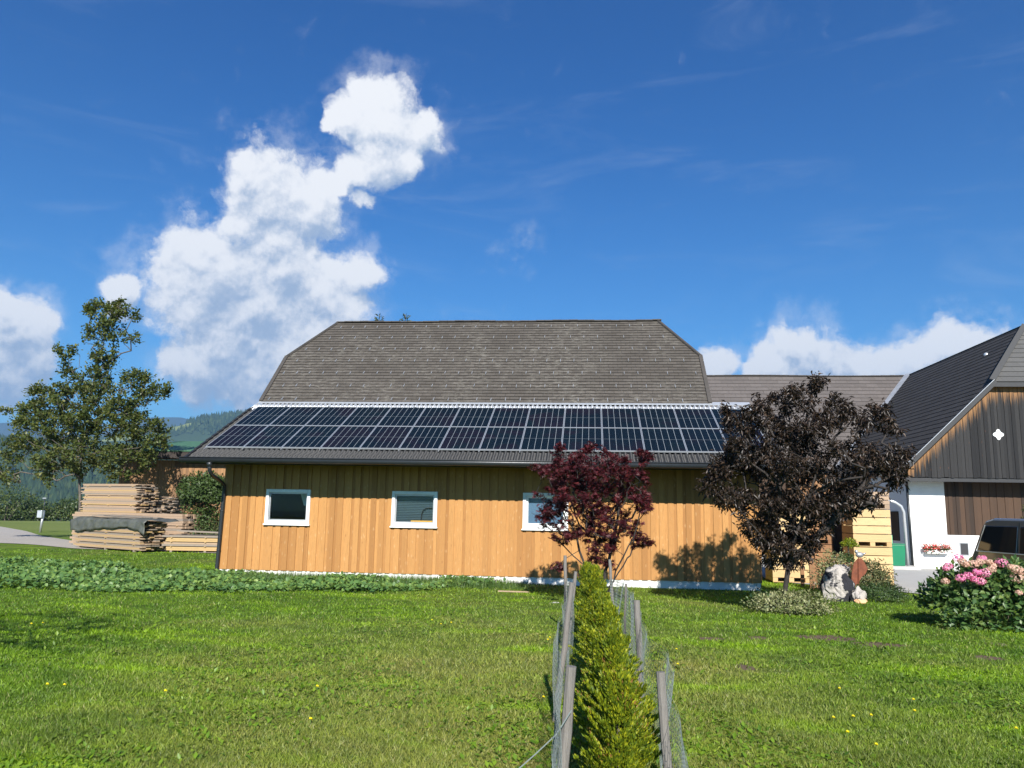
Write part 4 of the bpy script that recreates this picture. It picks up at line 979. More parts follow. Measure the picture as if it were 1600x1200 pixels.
# Japanese maple in front of the annex
MY = 16.6
mp = lambda x, y, Y=MY: tuple(at(x, y, Y=Y))
gb_ = lambda x: (at(x, 915, Y=MY)[0], MY, gzf(at(x, 915, Y=MY)[0], MY)-.05)
stems = [[gb_(930), mp(920, 895), mp(905, 860), mp(893, 820), mp(880, 780)], [gb_(934), mp(932, 880, 16.7), mp(930, 840, 16.8), mp(925, 790, 16.8)], [gb_(938), mp(950, 880), mp(958, 850), mp(965, 810), mp(970, 770)],
         [gb_(942), mp(962, 892, 16.4), mp(975, 868, 16.3), mp(990, 840, 16.3), mp(1000, 800, 16.3)], [mp(915, 885), mp(895, 868), mp(878, 850), mp(865, 840)], [gb_(945), mp(966, 895), mp(974, 884), mp(980, 872), mp(985, 868)], [mp(905, 860), mp(885, 872, 16.4), mp(870, 885, 16.2)]]
lob = [L_(880, 740, MY, 42, 30, .9), L_(930, 735, MY, 55, 34, 1.1), L_(985, 745, MY, 34, 30, .8), L_(870, 705, MY, 14, 12, .3), L_(925, 700, MY, 18, 8, .4), L_(1005, 712, MY, 16, 12, .4), L_(845, 732, MY, 18, 10, .4), L_(865, 780, MY, 30, 26, .7), L_(920, 780, MY, 52, 34, 1.0), L_(985, 780, MY, 34, 26, .8), L_(1005, 790, MY, 14, 14, .4),
       L_(860, 812, MY, 26, 14, .6), L_(905, 825, MY, 34, 22, .8), L_(960, 820, MY, 44, 24, .8), L_(1000, 842, MY, 20, 12, .5), L_(875, 838, MY, 22, 10, .5), L_(940, 850, MY, 30, 18, .6), L_(1015, 850, MY, 8, 5, .2), L_(868, 885, 16.3, 13, 8, .25), L_(935, 875, MY, 24, 12, .4)]
tree('japanese_maple', 'dark crimson Japanese maple on several thin stems before the third window', 'tree', stems, lob, 1000, .16, None, 'maple_leaf', 'bark_dark', r_tip=.0028, leaf_n=18, leaf_size=.082, shape=PALM, spread=.12, up=.2, expo=2.2, inner=.15, flat=.6, rmax=.035)

# dark plum tree at the annex corner
PY = 16.0
pq = lambda x, y, Y=PY: tuple(at(x, y, Y=Y))
bx = at(1228, 925, Y=PY)[0]; bz = gzf(bx, PY)
stems = [[(bx, PY, bz-.1), pq(1229, 905), pq(1232, 885), pq(1236, 860), pq(1240, 800), pq(1245, 720), pq(1262, 640), pq(1276, 590)],
         [pq(1231, 890), pq(1215, 870, PY-0.10), pq(1195, 845, PY-0.30), pq(1165, 810, PY-0.50), pq(1130, 765, PY-0.60)], [pq(1232, 885), pq(1222, 850, PY+0.20), pq(1205, 800, PY+0.30), pq(1180, 730, PY+0.30), pq(1150, 660, PY+0.20)],
         [pq(1234, 880), pq(1255, 860, PY-0.10), pq(1285, 830, PY-0.20), pq(1330, 780, PY-0.30), pq(1380, 720, PY-0.40)], [pq(1238, 850), pq(1262, 810, PY+0.30), pq(1290, 750, PY+0.40), pq(1330, 680, PY+0.30), pq(1360, 630, PY+0.30)],
         [pq(1240, 830), pq(1220, 780, PY-0.30), pq(1205, 720, PY-0.60), pq(1195, 660, PY-0.70)], [pq(1242, 800), pq(1270, 770, PY-0.50), pq(1310, 750, PY-0.80), pq(1350, 745, PY-0.90)], [pq(1233, 882), pq(1246, 830, PY-0.40), pq(1275, 740, PY-0.60), pq(1300, 650, PY-0.60), pq(1305, 610, PY-0.60)]]
lob = [L_(1276, 600, PY, 12, 22, .3), L_(1240, 625, PY, 24, 24, .6), L_(1215, 615, PY, 10, 14, .3), L_(1150, 655, PY, 22, 20, .6), L_(1135, 635, PY, 8, 10, .25), L_(1185, 650, PY, 28, 26, .8), L_(1180, 620, PY, 8, 12, .25), L_(1305, 645, PY, 30, 26, .8), L_(1315, 620, PY, 8, 12, .3), L_(1345, 660, PY, 24, 22, .7), L_(1375, 650, PY, 14, 18, .5), L_(1395, 670, PY, 14, 14, .4), L_(1385, 640, PY, 8, 10, .3),
       L_(1250, 670, PY, 50, 34, 1.3), L_(1160, 705, PY, 44, 34, 1.1), L_(1125, 735, PY, 26, 22, .7), L_(1110, 755, PY, 16, 16, .4), L_(1220, 730, PY, 60, 40, 1.6), L_(1300, 720, PY, 60, 40, 1.6), L_(1370, 725, PY, 40, 30, 1.1), L_(1408, 715, PY, 14, 18, .4), L_(1395, 745, PY, 16, 14, .5), L_(1150, 775, PY, 34, 22, .8), L_(1200, 785, PY, 40, 26, 1.1), L_(1280, 785, PY, 56, 26, 1.4), L_(1345, 775, PY, 40, 22, 1.0),
       L_(1170, 815, PY, 22, 14, .6), L_(1215, 825, PY, 30, 18, .9), L_(1270, 825, PY, 34, 16, 1.0), L_(1320, 805, PY, 22, 10, .6), L_(1195, 850, PY, 16, 14, .5), L_(1265, 850, PY, 18, 10, .5), L_(1178, 838, PY, 14, 12, .4), L_(1235, 850, PY, 34, 20, .9), L_(1210, 872, PY, 22, 12, .5), L_(1250, 870, PY, 22, 12, .5)]
lob = [(c, r*np.array([1, .85, 1])) for c, r in lob]
tree('plum_tree', 'dark purple-leaved plum tree with a short trunk at the annex corner', 'tree', stems, lob, 1400, .20, None, 'plum_leaf', 'bark_dark', r_tip=.0046, leaf_n=28, leaf_size=.118, shape=LONGLEAF, spread=.15, up=-.15, droop=.55, expo=2.2, inner=.12, rmax=.125)

# two spruces whose tips show over the ridge
for i, (x, yt, w) in enumerate(((593, 489, 'left'), (634, 489, 'right'))):
    tY = 52.0; tp = at(x, yt, Y=tY); g0 = -.4; H = tp[2]-g0; root = thing('spruce_tree', f'tip of a spruce over the old barn ridge, {w} of the two', 'tree', (tp[0], tY, g0), 'spruces behind the old barn')
    build('trunk', MB().tube([(tp[0], tY, g0-.1), (tp[0], tY, tp[2]-.1)], [.22, .02], 8), 'bark_grey', root, True)
    n = 9000; u = rng.random(n)**.6; zz = tp[2]-.1-u*H*.9; rr = (.16+u*H*.17); a = np.floor(rng.random(n)*9)*.7+np.floor(u*34)*.9+rng.normal(size=n)*.12; s = rng.random(n)**.7
    P = np.stack([tp[0]+np.cos(a)*rr*s, tY+np.sin(a)*rr*s, zz+.18*s*rr-.05*rng.random(n)], 1); V, F = leaves(P, np.stack([np.cos(a), np.sin(a), np.full(n, .2)], 1)+rdir(n)*.6, rdir(n), .26, LEAF, wid=.13)
    build_np('crown', V, F, 'spruce_leaf', root)

# spruce at the right edge of the frame
def conifer(name, label, base, H, Rr, m_, n=16000, leaf=.09, tiers=26):
    root = thing(name, label, 'tree', base); base = np.array(base)
    mb = MB().tube([base-(0, 0, .1), base+(0, 0, H*.97)], [.1, .012], 8)
    Ps = []; Ax = []
    for t in range(tiers):
        u = (t+.5)/tiers; z = H*(.08+.9*u); rad = Rr*(1-u)**.8+.08
        for k in range(9):
            a = k*.698+t*1.1+random.uniform(-.2, .2); L = rad*random.uniform(.75, 1.1); d = np.array([math.cos(a), math.sin(a), .28]); p0 = base+(0, 0, z)
            mb.tube([p0, p0+d*L*.98], [.012, .003], 4, False); m_k = int(n/tiers/9); s = rng.random(m_k)**.8
            Ps.append(p0+d*L*s[:, None]+rdir(m_k)*.03*np.array([1, 1, .5])+np.array([-d[1], d[0], 0])*(rng.uniform(-1, 1, m_k)*.24*L*(1-s*.7))[:, None]); Ax.append(d+rdir(m_k)*.8)
    P = np.concatenate(Ps); A = np.concatenate(Ax); V, F = leaves(P, A, rdir(len(P)), leaf, LEAF, wid=leaf*.35); build('trunk', mb, 'bark_grey', root, True); build_np('crown', V, F, m_, root)
cp = at(1648, 800, Y=20.2); conifer('young_spruce', 'young spruce reaching in from the right edge over the van', (cp[0], 20.2, gzf(cp[0], 20.2)), 3.0, 1.15, 'spruce_leaf', 24000, .10)

# shrub beside the lumber, left of the annex corner
c = at(318, 778, Y=34.5); z0 = gzf(c[0], 34.5)
sh_ = thing('round_shrub', 'dense dark green shrub by the shed, left of the downpipe', 'shrub', (c[0], 34.5, z0))
V, F = cat([bush_cloud((c[0], 34.5, c[2]), (1.15, 1.0, 1.1), 4200, .15), bush_cloud((c[0]+.45, 34.4, c[2]-.1), (.8, .8, 1.1), 1800, .15), bush_cloud((c[0]-.35, 34.5, c[2]-.25), (.6, .6, .6), 1200, .15), bush_cloud((c[0]+.1, 34.5, z0+.1), (1.1, .9, 2.3), 5200, .14)])
build_np('foliage', V, F, 'shrub_leaf', sh_)
V, F = bush_cloud((c[0]+.15, 34.35, z0+.3), (1.3, .7, 1.0), 3200, .10, LONGLEAF); build_np('undergrowth', V, F, 'brush_leaf', sh_)
build('stems', MB().tube([(c[0], 34.5, z0-.05), (c[0]-.2, 34.5, c[2])], [.05, .02], 6).tube([(c[0]+.15, 34.5, z0-.05), (c[0]+.4, 34.5, c[2])], [.05, .02], 6), 'bark_grey', sh_)

# tree overhead to the left, outside the picture: its shade lies on the lawn's left edge
tree('garden_tree', 'leafy garden tree standing just outside the left of the view, shading the lawn edge', 'tree', [[(-6.9, 1.0, -.05), (-6.6, 1.2, 1.8), (-6.0, 1.5, 3.4), (-5.5, 1.7, 4.4)]], [((-5.1, 1.75, 4.8), (.75, .7, .6)), ((-6.3, 1.5, 5.3), (1.5, 1.3, 1.1))], 170, .25, None, 'shrub_leaf', 'bark_grey', r_tip=.008, leaf_n=14, leaf_size=.10, spread=.16)

# ------------------------------------------------------------------ hydrangea
HY = 14.6; hz0 = gzf(at(1540, 960, Y=HY)[0], HY)
hx = at(1545, 920, Y=HY)[0]
hyd = thing('hydrangea', 'big leafy hydrangea covered in pink flower heads in front of the van', 'shrub', (hx, HY, hz0))
hc = [((hx, HY, hz0+.50), (.98, .80, .60)), ((hx-.45, HY-.05, hz0+.40), (.62, .6, .52)), ((hx+.62, HY-.3, hz0+.45), (.75, .7, .60)), ((hx+.15, HY-.2, hz0+.78), (.65, .6, .36)), ((hx+1.3, HY-.3, hz0+.5), (.8, .8, .6))]
V, F = cat([bush_cloud((c[0], c[1], c[2]-.06), r, 2600, .12, LEAF, shell=.5, out=1.0, rand=.6) for c, r in hc]); build_np('foliage', V, F, 'hydrangea_leaf', hyd)
n = 1500; P = np.stack([rng.uniform(hx-1.05, hx+1.8, n), rng.uniform(HY-.85, HY-.2, n), np.full(n, hz0+.02)+rng.random(n)**1.4*.42], 1)
V, F = leaves(P, rdir(n)*np.array([1, 1, .4]), rdir(n)+np.array([0, -.3, .8]), .10, LEAF); build_np('low_leaves', V, F, 'hydrangea_leaf', hyd)
mb = MB()
for k in range(46):
    a = random.uniform(0, 6.28); r = random.uniform(.1, .9); mb.tube([(hx+.2+.35*r*math.cos(a), HY+.3*r*math.sin(a), hz0-.05), (hx+.2+1.05*r*math.cos(a), HY+.75*r*math.sin(a), hz0+.75-.3*r)], [.009, .005], 5)
build('stems', mb, 'bark_pale', hyd)
pm = None
blooms = [(1497, 872, 0, 15), (1482, 884, 0, 11), (1478, 888, 0, 8), (1504, 878, 1, 12), (1533, 873, 0, 10), (1521, 881, 1, 14), (1531, 878, 1, 12), (1545, 878, 1, 9), (1565, 879, 0, 16), (1549, 889, 1, 11), (1539, 895, 0, 15), (1527, 894, 0, 11), (1501, 903, 0, 13), (1513, 899, 0, 12), (1522, 905, 0, 10), (1532, 908, 0, 13), (1588, 889, 1, 14), (1590, 903, 1, 17), (1592, 926, 1, 8), (1596, 893, 1, 12), (1477, 908, 1, 10), (1509, 882, 1, 9), (1580, 886, 1, 9), (1536, 872, 0, 9), (1552, 884, 1, 8), (1612, 880, 0, 15), (1625, 900, 0, 14)]
for (x, y, kd, r) in blooms:
    c = at(x, y, Y=HY-.55-.25*(y > 885)+.35*(y < 878)); rr = r*HY/FPX*.54; n = 150; d = rdir(n); P = c+d*rr*np.array([1, 1, .72])*rng.uniform(.78, 1.02, (n, 1))
    V, F = leaves(P, np.cross(d, rdir(n))+d*.1, d, .026, ROUND); build_np('flower_head', V, F, 'faded_petal' if kd else 'pink_petal', hyd)

# ------------------------------------------------------------------ garden bed by the plum tree
def clump(name, label, x, y, Y, rx, ry, rz_, n, size, m_, tm=LEAF, cat_='plant', group=None, lean=None):
    c = at(x, y, Y=Y); z = gzf(c[0], Y); root = thing(name, label, cat_, (c[0], Y, z), group)
    V, F = bush_cloud((c[0], Y, z+rz_*.25), (rx, ry, rz_), n, size, tm); build_np('foliage', V, F, m_, root)
    mb = MB()
    for k in range(6): a = k*1.05; mb.tube([(c[0], Y, z-.04), (c[0]+rx*.6*math.cos(a), Y+ry*.6*math.sin(a), z+rz_*.7)], [.012, .004], 5)
    build('stems', mb, 'bark_grey', root); return root
clump('ground_cover', 'wide clump of cream-variegated leaves spread round the plum tree foot', 1238, 940, 15.8, .82, .50, .34, 3800, .055, 'variegated_leaf', LEAF, 'plant')
clump('ground_cover', 'bluish leafy clump against the annex corner, left of the plum trunk', 1190, 930, 16.7, .24, .28, .32, 500, .075, 'juniper_leaf', LEAF, 'plant')
clump('variegated_shrub', 'upright cream-edged shrub growing between plum tree and spotted rock', 1302, 885, 20.4, .50, .45, .85, 2400, .062, 'variegated_leaf', LEAF, 'shrub')
clump('juniper', 'dark low juniper mound at the right end of the garden bed', 1375, 925, 19.4, .62, .45, .33, 3600, .05, 'juniper_leaf', LONGLEAF, 'shrub')
clump('feathery_shrub', 'fine light green feathery shrub behind the rusty metal ornament', 1362, 905, 20.6, .52, .4, .66, 2600, .085, 'brush_leaf', LONGLEAF, 'shrub')
c = at(1327, 853, Y=20.9); z0 = gzf(c[0], 20.9); tb = thing('clipped_shrub', 'little ball-clipped conifer on a stem before the brown crates', 'shrub', (c[0], 20.9, z0))
V, F = bush_cloud((c[0], 20.9, c[2]), (.19, .19, .17), 900, .05); build_np('foliage', V, F, 'thuja_leaf', tb)
V, F = bush_cloud((c[0]-.1, 20.9, c[2]-.38), (.2, .2, .2), 700, .05); build_np('lower_foliage', V, F, 'juniper_leaf', tb)
build('stem', MB().tube([(c[0], 20.9, z0-.05), (c[0]-.03, 20.9, c[2])], [.03, .018], 7), 'bark_grey', tb)
# spotted rock: black and white boulder
m, T, o = mat('spotted_rock'); p = T.pos(); n = T.noise(p, 3.2, 4, .6); c = T.mix(T.ramp(n, .47, .52), (.025, .025, .03), (.40, .37, .34)); pbsdf(T, o, c, .85, 0, .2, T.noise(p, 14, 5, .7), .9, .03); M['spotted_rock'] = m
def rock(name, label, c, r, m_, seed, cat_='rock'):
    rs = np.random.default_rng(seed); mb = MB().ball((0, 0, 0), 1, 22, 16); V = np.array(mb.v); d = unit(V)
    k = 1+.0*d[:, 0]
    for f, a in ((1.7, .22), (3.5, .13), (7, .06), (13, .03)):
        ph = rs.uniform(0, 6, 3); k += a*np.sin(d[:, 0]*f+ph[0])*np.sin(d[:, 1]*f*1.1+ph[1])*2*np.cos(d[:, 2]*f+ph[2])
    mb.v = [tuple(q) for q in (d*k[:, None]*np.array(r)+np.array(c))]
    o_ = build(name, mb, m_, smooth=False, origin=c); tag(o_, label, cat_); return o_
c = at(1318, 920, Y=19.2); z0 = gzf(c[0], 19.2)
rock('boulder', 'black and white spotted boulder leaning in the garden bed', (c[0]-.12, 19.3, z0+.26), (.30, .24, .46), 'spotted_rock', 4)
rock('boulder', 'small dark boulder sitting on the shoulder of the spotted one', (c[0]+.04, 19.5, z0+.66), (.20, .18, .17), 'spotted_rock', 9)
rock('boulder', 'pale spotted stone at the foot of the rusty ornament', (c[0]+.28, 19.0, z0+.10), (.16, .14, .24), 'spotted_rock', 14)
c = at(1345, 936, Y=18.9); rock('stone', 'flat salmon coloured stone on the lawn edge of the garden bed', (c[0], 18.9, gzf(c[0], 18.9)+.04), (.13, .10, .07), 'pink_stone', 21)
# rusty sheet-metal ornament with a bird
Y_ = 19.9; q = lambda x, y: at(x, y, Y=Y_)
orn = thing('metal_ornament', 'rusty sheet metal butterfly ornament on a rod in the garden bed', 'garden ornament', (q(1341, 915)[0], Y_, gzf(q(1341, 915)[0], Y_)))
mb = MB(); ol = [(1330, 912), (1331, 895), (1334, 880), (1340, 873), (1346, 872), (1351, 879), (1356, 889), (1352, 897), (1346, 902), (1341, 911), (1336, 916)]
n = len(ol); mb.v = [tuple(q(*a)) for a in ol]+[tuple(q(*a)+np.array([0, .012, 0])) for a in ol]; mb.f = [tuple(range(n)), tuple(reversed(range(n, 2*n)))]+[(i, (i+1) % n, (i+1) % n+n, i+n) for i in range(n)]
build('wing_plate', mb, 'rust', orn)
build('rod', MB().tube([tuple(q(1341, 925)-np.array([0, .02, .1])), tuple(q(1341, 868)-np.array([0, .02, 0]))], .012, 6), 'rust', orn)
mb = MB().ball(q(1343, 867), .075, 12, 8, (1.25, .8, .9)).ball(q(1338, 862), .045, 10, 7); mb.tube([q(1348, 866), q(1353, 864)], [.03, .01], 6); build('bird_figure', mb, 'grey_metal', orn, True)
# small hooked garden light
c = at(1403, 925, Y=20.0); z0 = gzf(c[0], 20.0); gl_ = thing('path_light', 'slim black hook stake on the lawn by the driveway', 'garden light', (c[0], 20.0, z0))
build('stake', MB().tube([(c[0], 20, z0-.03), (c[0], 20, z0+.26), (c[0]+.01, 20, z0+.28), (c[0]+.06, 20, z0+.28)], .009, 6), 'black', gl_)
build('lamp', MB().box(c[0]+.0, c[0]+.07, 19.97, 20.03, z0+.255, z0+.285), 'black', gl_)

# ------------------------------------------------------------------ wooden fruit crates
def crate(loc, w, d, h, m_, label, first=None, slats=4, group='stacked wooden crates in the yard'):
    root = thing('wooden_crate', label, 'crate', loc, group); x, y, z = loc; f0 = .13; sh = (h-f0)/slats
    mb = MB()
    for k in range(slats):
        a, b = z+f0+k*sh+.004, z+f0+(k+1)*sh-.018
        mb.box(x-w/2, x+w/2, y-d/2, y-d/2+.022, a, b).box(x-w/2, x+w/2, y+d/2-.022, y+d/2, a, b)
        mb.box(x-w/2, x-w/2+.022, y-d/2+.023, y+d/2-.023, a, b).box(x+w/2-.022, x+w/2, y-d/2+.023, y+d/2-.023, a, b)
    build('side_slats', mb, m_, root)
    mb = MB()
    for s in (-1, 1):
        for t in (-1, 1): cx, cy = x+s*(w/2-.055), y+t*(d/2-.055); mb.box(cx-.03, cx+.03, cy-.03, cy+.03, z+f0, z+h-.01)
    build('corner_posts', mb, m_, root)
    mb = MB()
    for s in (-1, 0, 1): cx = x+s*(w/2-.07); mb.box(cx-.068, cx+.068, y-d/2+.001, y+d/2-.001, z+.022, z+f0-.002)
    mb.box(x-w/2, x+w/2, y-d/2-.002, y-d/2+.10, z+.001, z+.0215).box(x-w/2, x+w/2, y+d/2-.10, y+d/2, z+.001, z+.0215); mb.box(x-w/2+.03, x+w/2-.03, y-d/2+.03, y+d/2-.03, z+f0, z+f0+.02)
    build('pallet_base', mb, m_, root); return root
c = at(1367, 912, Y=23.6); kx, ky = c[0], 24.1; kz = gzf(kx, ky)+.02
H_ = 1.06
for i, w_ in enumerate(('bottom of the tall crate stack beside the green bin', 'middle of the tall crate stack beside the green bin')):
    crate((kx, ky, kz+i*H_), 1.04, 1.0, H_-.004, 'crate_pale', 'pale slatted crate with fork slots, '+w_)
crate((kx, ky, kz+2*H_), 1.04, 1.0, .5, 'pale_board', 'browner shallow crate on top of the tall pale crate stack', slats=3)
for i, w_ in enumerate(('bottom', 'middle', 'top')):
    crate((kx-1.25, ky+1.3, kz+i*H_), 1.08, 1.0, H_-.004, 'crate_brown', f'brown slatted wooden crate, {w_} of the stack left of the pale one')
    if i < 2: crate((kx-2.2, ky+.25, kz+i*H_), 1.04, 1.0, H_-.004, 'crate_pale', f'pale slatted crate seen through the plum tree, {("bottom", "top", "")[i]} of its stack')
    if i < 1: crate((kx-3.5, ky+1.6, kz+i*H_), 1.06, 1.0, H_-.004, 'crate_pale', 'pale slatted crate standing alone close to the annex corner')
c = at(1276, 905, Y=22.2); lp = thing('slatted_bin', 'low brown slatted compost bin behind the cream-edged shrub', 'compost bin', (c[0]+.15, 22.2, gzf(c[0], 22.2)))
z0 = gzf(c[0], 22.2)
for k in range(7): build('slat', MB().box(c[0]-.22, c[0]+.78, 22.0, 22.03, z0+.05+k*.115, z0+.135+k*.115), 'crate_brown', lp)
mb = MB()
for xx in (c[0]-.24, c[0]+.72):
    for yy in (21.93, 22.84): mb.box(xx, xx+.09, yy, yy+.06, z0, z0+.9)
build('corner_posts', mb, 'crate_brown', lp)

# ------------------------------------------------------------------ van
vA = at(1517, 885, Y=20.0); vz0 = gzf(vA[0], 19.5)+.02
ang = R(-88)+YAW   # the body runs towards the viewer
ex_, ey_ = np.array([math.cos(ang), math.sin(ang), 0]), np.array([math.sin(ang), -math.cos(ang), 0]) # along, outward-left side
ey_ = -np.array([-ex_[1], ex_[0], 0]); ey_ = ey_ if ey_[0] < 0 else -ey_
van = thing('van', 'dark grey van with tinted side windows parked behind the hydrangea', 'van', (vA[0]+.9, 18, vz0))
OL = [(0.02, .32), (-.02, .55), (0, .98), (.10, 1.15), (.36, 1.72), (.48, 1.86), (.75, 1.915), (3.4, 1.90), (3.75, 1.80), (4.35, 1.12), (5.0, .98), (5.08, .6), (5.0, .32)]
def vp_(s, h, w): ins = .13*max(0, h-1.0)/.9; ww = w*(.90-ins) ; return vA+ex_*s + (ey_*(ww-.90)) + np.array([0, 0, vz0-vA[2]+h])
mb = MB(); n = len(OL)
for w in (1, -1): mb.v += [tuple(vp_(s, h, w)) for s, h in OL]
mb.f = [tuple(range(n)), tuple(reversed(range(n, 2*n)))]+[(i, i+n, (i+1) % n+n, (i+1) % n) for i in range(n)]
m, T, o = mat('van_paint'); pbsdf(T, o, T.mix(T.noise(T.pos(), 3, 3), (.20, .20, .19), (.24, .235, .22)), .22, .4, .5, None); bb_ = o.inputs[0].links[0].from_node; bb_.inputs['Coat Weight'].default_value = .7; bb_.inputs['Coat Roughness'].default_value = .06; M['van_paint'] = m
m, T, o = mat('tinted_glass'); pbsdf(T, o, (.012, .014, .016), .04, 0, .9); M['tinted_glass'] = m
body = build('body', mb, 'van_paint', van, bevel=.05)
def side_quad(name, pts, m_, par=None, off=.012, th=.02, bevel=.01):
    k = len(pts); mb = MB(); mb.v = [tuple(vp_(s, h, 1)+ey_*off) for s, h in pts]+[tuple(vp_(s, h, 1)+ey_*(off-th)) for s, h in pts]
    mb.f = [tuple(range(k)), tuple(reversed(range(k, 2*k)))]+[(i, i+k, (i+1) % k+k, (i+1) % k) for i in range(k)]; return build(name, mb, m_, par or van, bevel=bevel)
gw = side_quad('side_window', [(.26, 1.17), (1.62, 1.17), (1.62, 1.74), (.50, 1.74)], 'tinted_glass')
side_quad('side_window', [(1.72, 1.17), (2.75, 1.17), (2.75, 1.74), (1.72, 1.74)], 'tinted_glass'); side_quad('side_window', [(2.85, 1.17), (3.95, 1.17), (3.6, 1.72), (2.85, 1.74)], 'tinted_glass')
mb = MB(); a_ = [vp_(s, h, 1)+ey_*.016 for s, h in ((.50, 1.75), (.25, 1.155), (4.0, 1.155))]; mb.tube(a_, .011, 6); build('chrome_trim', mb, 'zinc', van)
mb = MB().beam(vp_(0, .78, 1)+ey_*.01, vp_(5.0, .78, 1)+ey_*.01, .02, .05); build('rub_strip', mb, 'trim_dark', van)
mb = MB(); mb.beam(vp_(1.35, 1.02, 1)+ey_*.02, vp_(1.6, 1.02, 1)+ey_*.02, .03, .035); build('door_handle', mb, 'black', van, bevel=.008)
for s in (1.69,): mb = MB().beam(vp_(s, .4, 1)+ey_*.004, vp_(s, 1.85, 1)+ey_*.004, .012, .012, ex_); build('door_seam', mb, 'black', van)
for s in (.95, 4.15):
    for w in (1, -1):
        c = vp_(s, .32, w); c = np.array([c[0], c[1], vz0+.32]); mb = MB().tube([c-ey_*.10*w-ey_*.02*w, c+ey_*.03*w], .32, 24); wl = build('wheel', mb, 'tyre', van, bevel=.02)
        build('rim', MB().tube([c+ey_*.005*w, c+ey_*.036*w], .19, 18), 'grey_metal', wl)

# ------------------------------------------------------------------ lumber and shed on the left
shY = 42.0; a = at(189, 718, Y=shY); b = at(347, 716, Y=shY); zt = a[2]; sg = gzf(a[0], shY)
shed = thing('timber_shed', 'open-eaved board shed with a green roof behind the lumber', 'shed', ((a[0]+b[0])/2, shY, sg))
mb = MB(); x = a[0]
while x < b[0]+4: w = random.uniform(.14, .2); mb.box(x+.004, x+w-.004, shY-(.03 if random.random() < .5 else .018), shY, sg-.2, zt); x += w
build('wall', mb, 'old_larch', shed); build('wall_core', MB().box(a[0], b[0]+4, shY+.002, shY+6, sg-.2, zt-.02), 'dark_interior', shed)
t0 = at(240, 706, Y=shY)
mb = MB(); q0 = at(236, 715, Y=shY-.8); q1 = at(238, 703.5, Y=shY-.8); mb.box(q0[0]-1.9, b[0]+4, shY-.8, shY+.6, q0[2]-.02, q1[2]); build('eave_fascia', mb, 'fascia_wood', shed)
mb = MB(); q2 = at(270, 696.5, Y=shY+1.4); zz = q1[2]+.01
mb.quad((q0[0]-1.8, shY-.85, zz), (b[0]+4, shY-.85, zz), (b[0]+4, shY+3.2, zz+.85), (q0[0]-.6, shY+3.2, zz+.85)).quad((q0[0]-1.8, shY-.85, zz-.06), (q0[0]-.6, shY+3.2, zz+.78), (b[0]+4, shY+3.2, zz+.78), (b[0]+4, shY-.85, zz-.06)).quad((q0[0]-1.8, shY-.85, zz-.06), (b[0]+4, shY-.85, zz-.06), (b[0]+4, shY-.85, zz), (q0[0]-1.8, shY-.85, zz))
plain('green_roof', (.05, .13, .07), .6); build('roof', mb, 'green_roof', shed)

def lumber(label, A, B, depth, z0, z1, mats, gap_every=3, gaps=True, rough_end=.14, seed=1, sticks=(.08, .5, .92), bh=.045, name='lumber_stack'):
    """A, B: front bottom corners (x, y); boards run A->B, the stack extends away from the viewer"""
    rs = random.Random(seed); A = np.array([A[0], A[1], 0.]); B = np.array([B[0], B[1], 0.]); L = np.linalg.norm(B-A); d = (B-A)/L; p = np.array([-d[1], d[0], 0])
    root = thing(name, label, 'lumber stack', tuple((A+B)/2+np.array([0, 0, z0])), 'stacks of sawn boards by the lane')
    z = z0; lay = 0; nb = 6
    for s in sticks: c = A+d*L*s+p*depth/2; build('bearer', MB().obox((c[0], c[1], z+.04), d*.045, p*depth/2, (0, 0, .04)), 'grey_board', root)
    z += .08
    while z < z1-bh*.5:
        mb = MB(); bw = depth/nb
        for k in range(nb):
            e0, e1 = rs.uniform(-rough_end, rough_end), rs.uniform(-rough_end, rough_end)
            a0 = A+d*e0+p*(k+.5)*bw; a1 = B+d*e1+p*(k+.5)*bw; mb.beam((a0[0], a0[1], z+bh/2), (a1[0], a1[1], z+bh/2), bw*.92, bh*.95)
        build('board_layer', mb, mats[lay % len(mats)], root); z += bh; lay += 1
        if gaps and lay % gap_every == 0 and z < z1-bh:
            for s in sticks: c = A+d*L*s+p*(depth/2-.02); build('sticker', MB().obox((c[0], c[1], z+.013), d*.03, p*(depth/2+.03), (0, 0, .0125)), 'yellow_board', root)
            z += .026
    return root
G2 = lambda x, y: at(x, y, Z=-.3)[:2]
A1, B1 = G2(114, 855.5), G2(217, 863.5)
lumber('low stack of yellowish boards under a grey tarpaulin at the lane', A1, B1, 1.15, -.3, .92, ['pale_board', 'yellow_board', 'pale_board', 'grey_board'], 4, bh=.048, seed=2, rough_end=.2)
# tarpaulin draped over that stack
A_, B_ = np.array([*A1, 0]), np.array([*B1, 0]); Lt = np.linalg.norm(B_-A_); d = (B_-A_)/Lt; p = np.array([-d[1], d[0], 0])
nu, nv = 60, 26; V = np.zeros((nv, nu, 3)); rs = np.random.default_rng(5)
for j in range(nv):
    for i in range(nu):
        u = -.05+1.12*i/(nu-1); v = j/(nv-1)
        drop = .42+.10*math.sin(u*5.2+.9)+.018*math.sin(u*23)+.03*math.sin(u*11+1)+.10*ss(.85, 1.05, u)
        s = -drop+v*(drop+1.15+.3); wr = .018*math.sin(u*37+s*6)+.014*math.sin(u*61-s*11)+.03*math.sin(u*13+s*3)
        if s < 0: q = A_+d*Lt*u+p*(-.05-abs(wr)*1.2+.03*s); z = .975+s+.012*math.sin(u*40)
        else: q = A_+d*Lt*u+p*s; z = .985+.028*math.sin(u*9)+wr*.5+.03*math.sin(s*5)
        end = max(0, u-1.02); z -= end*.9+ (max(0, -.0-u))*1.2
        V[j, i] = (q[0], q[1], z)
i_ = (np.arange(nv-1)[:, None]*nu+np.arange(nu-1)[None]).ravel(); F = np.stack([i_, i_+1, i_+nu+1, i_+nu], 1)
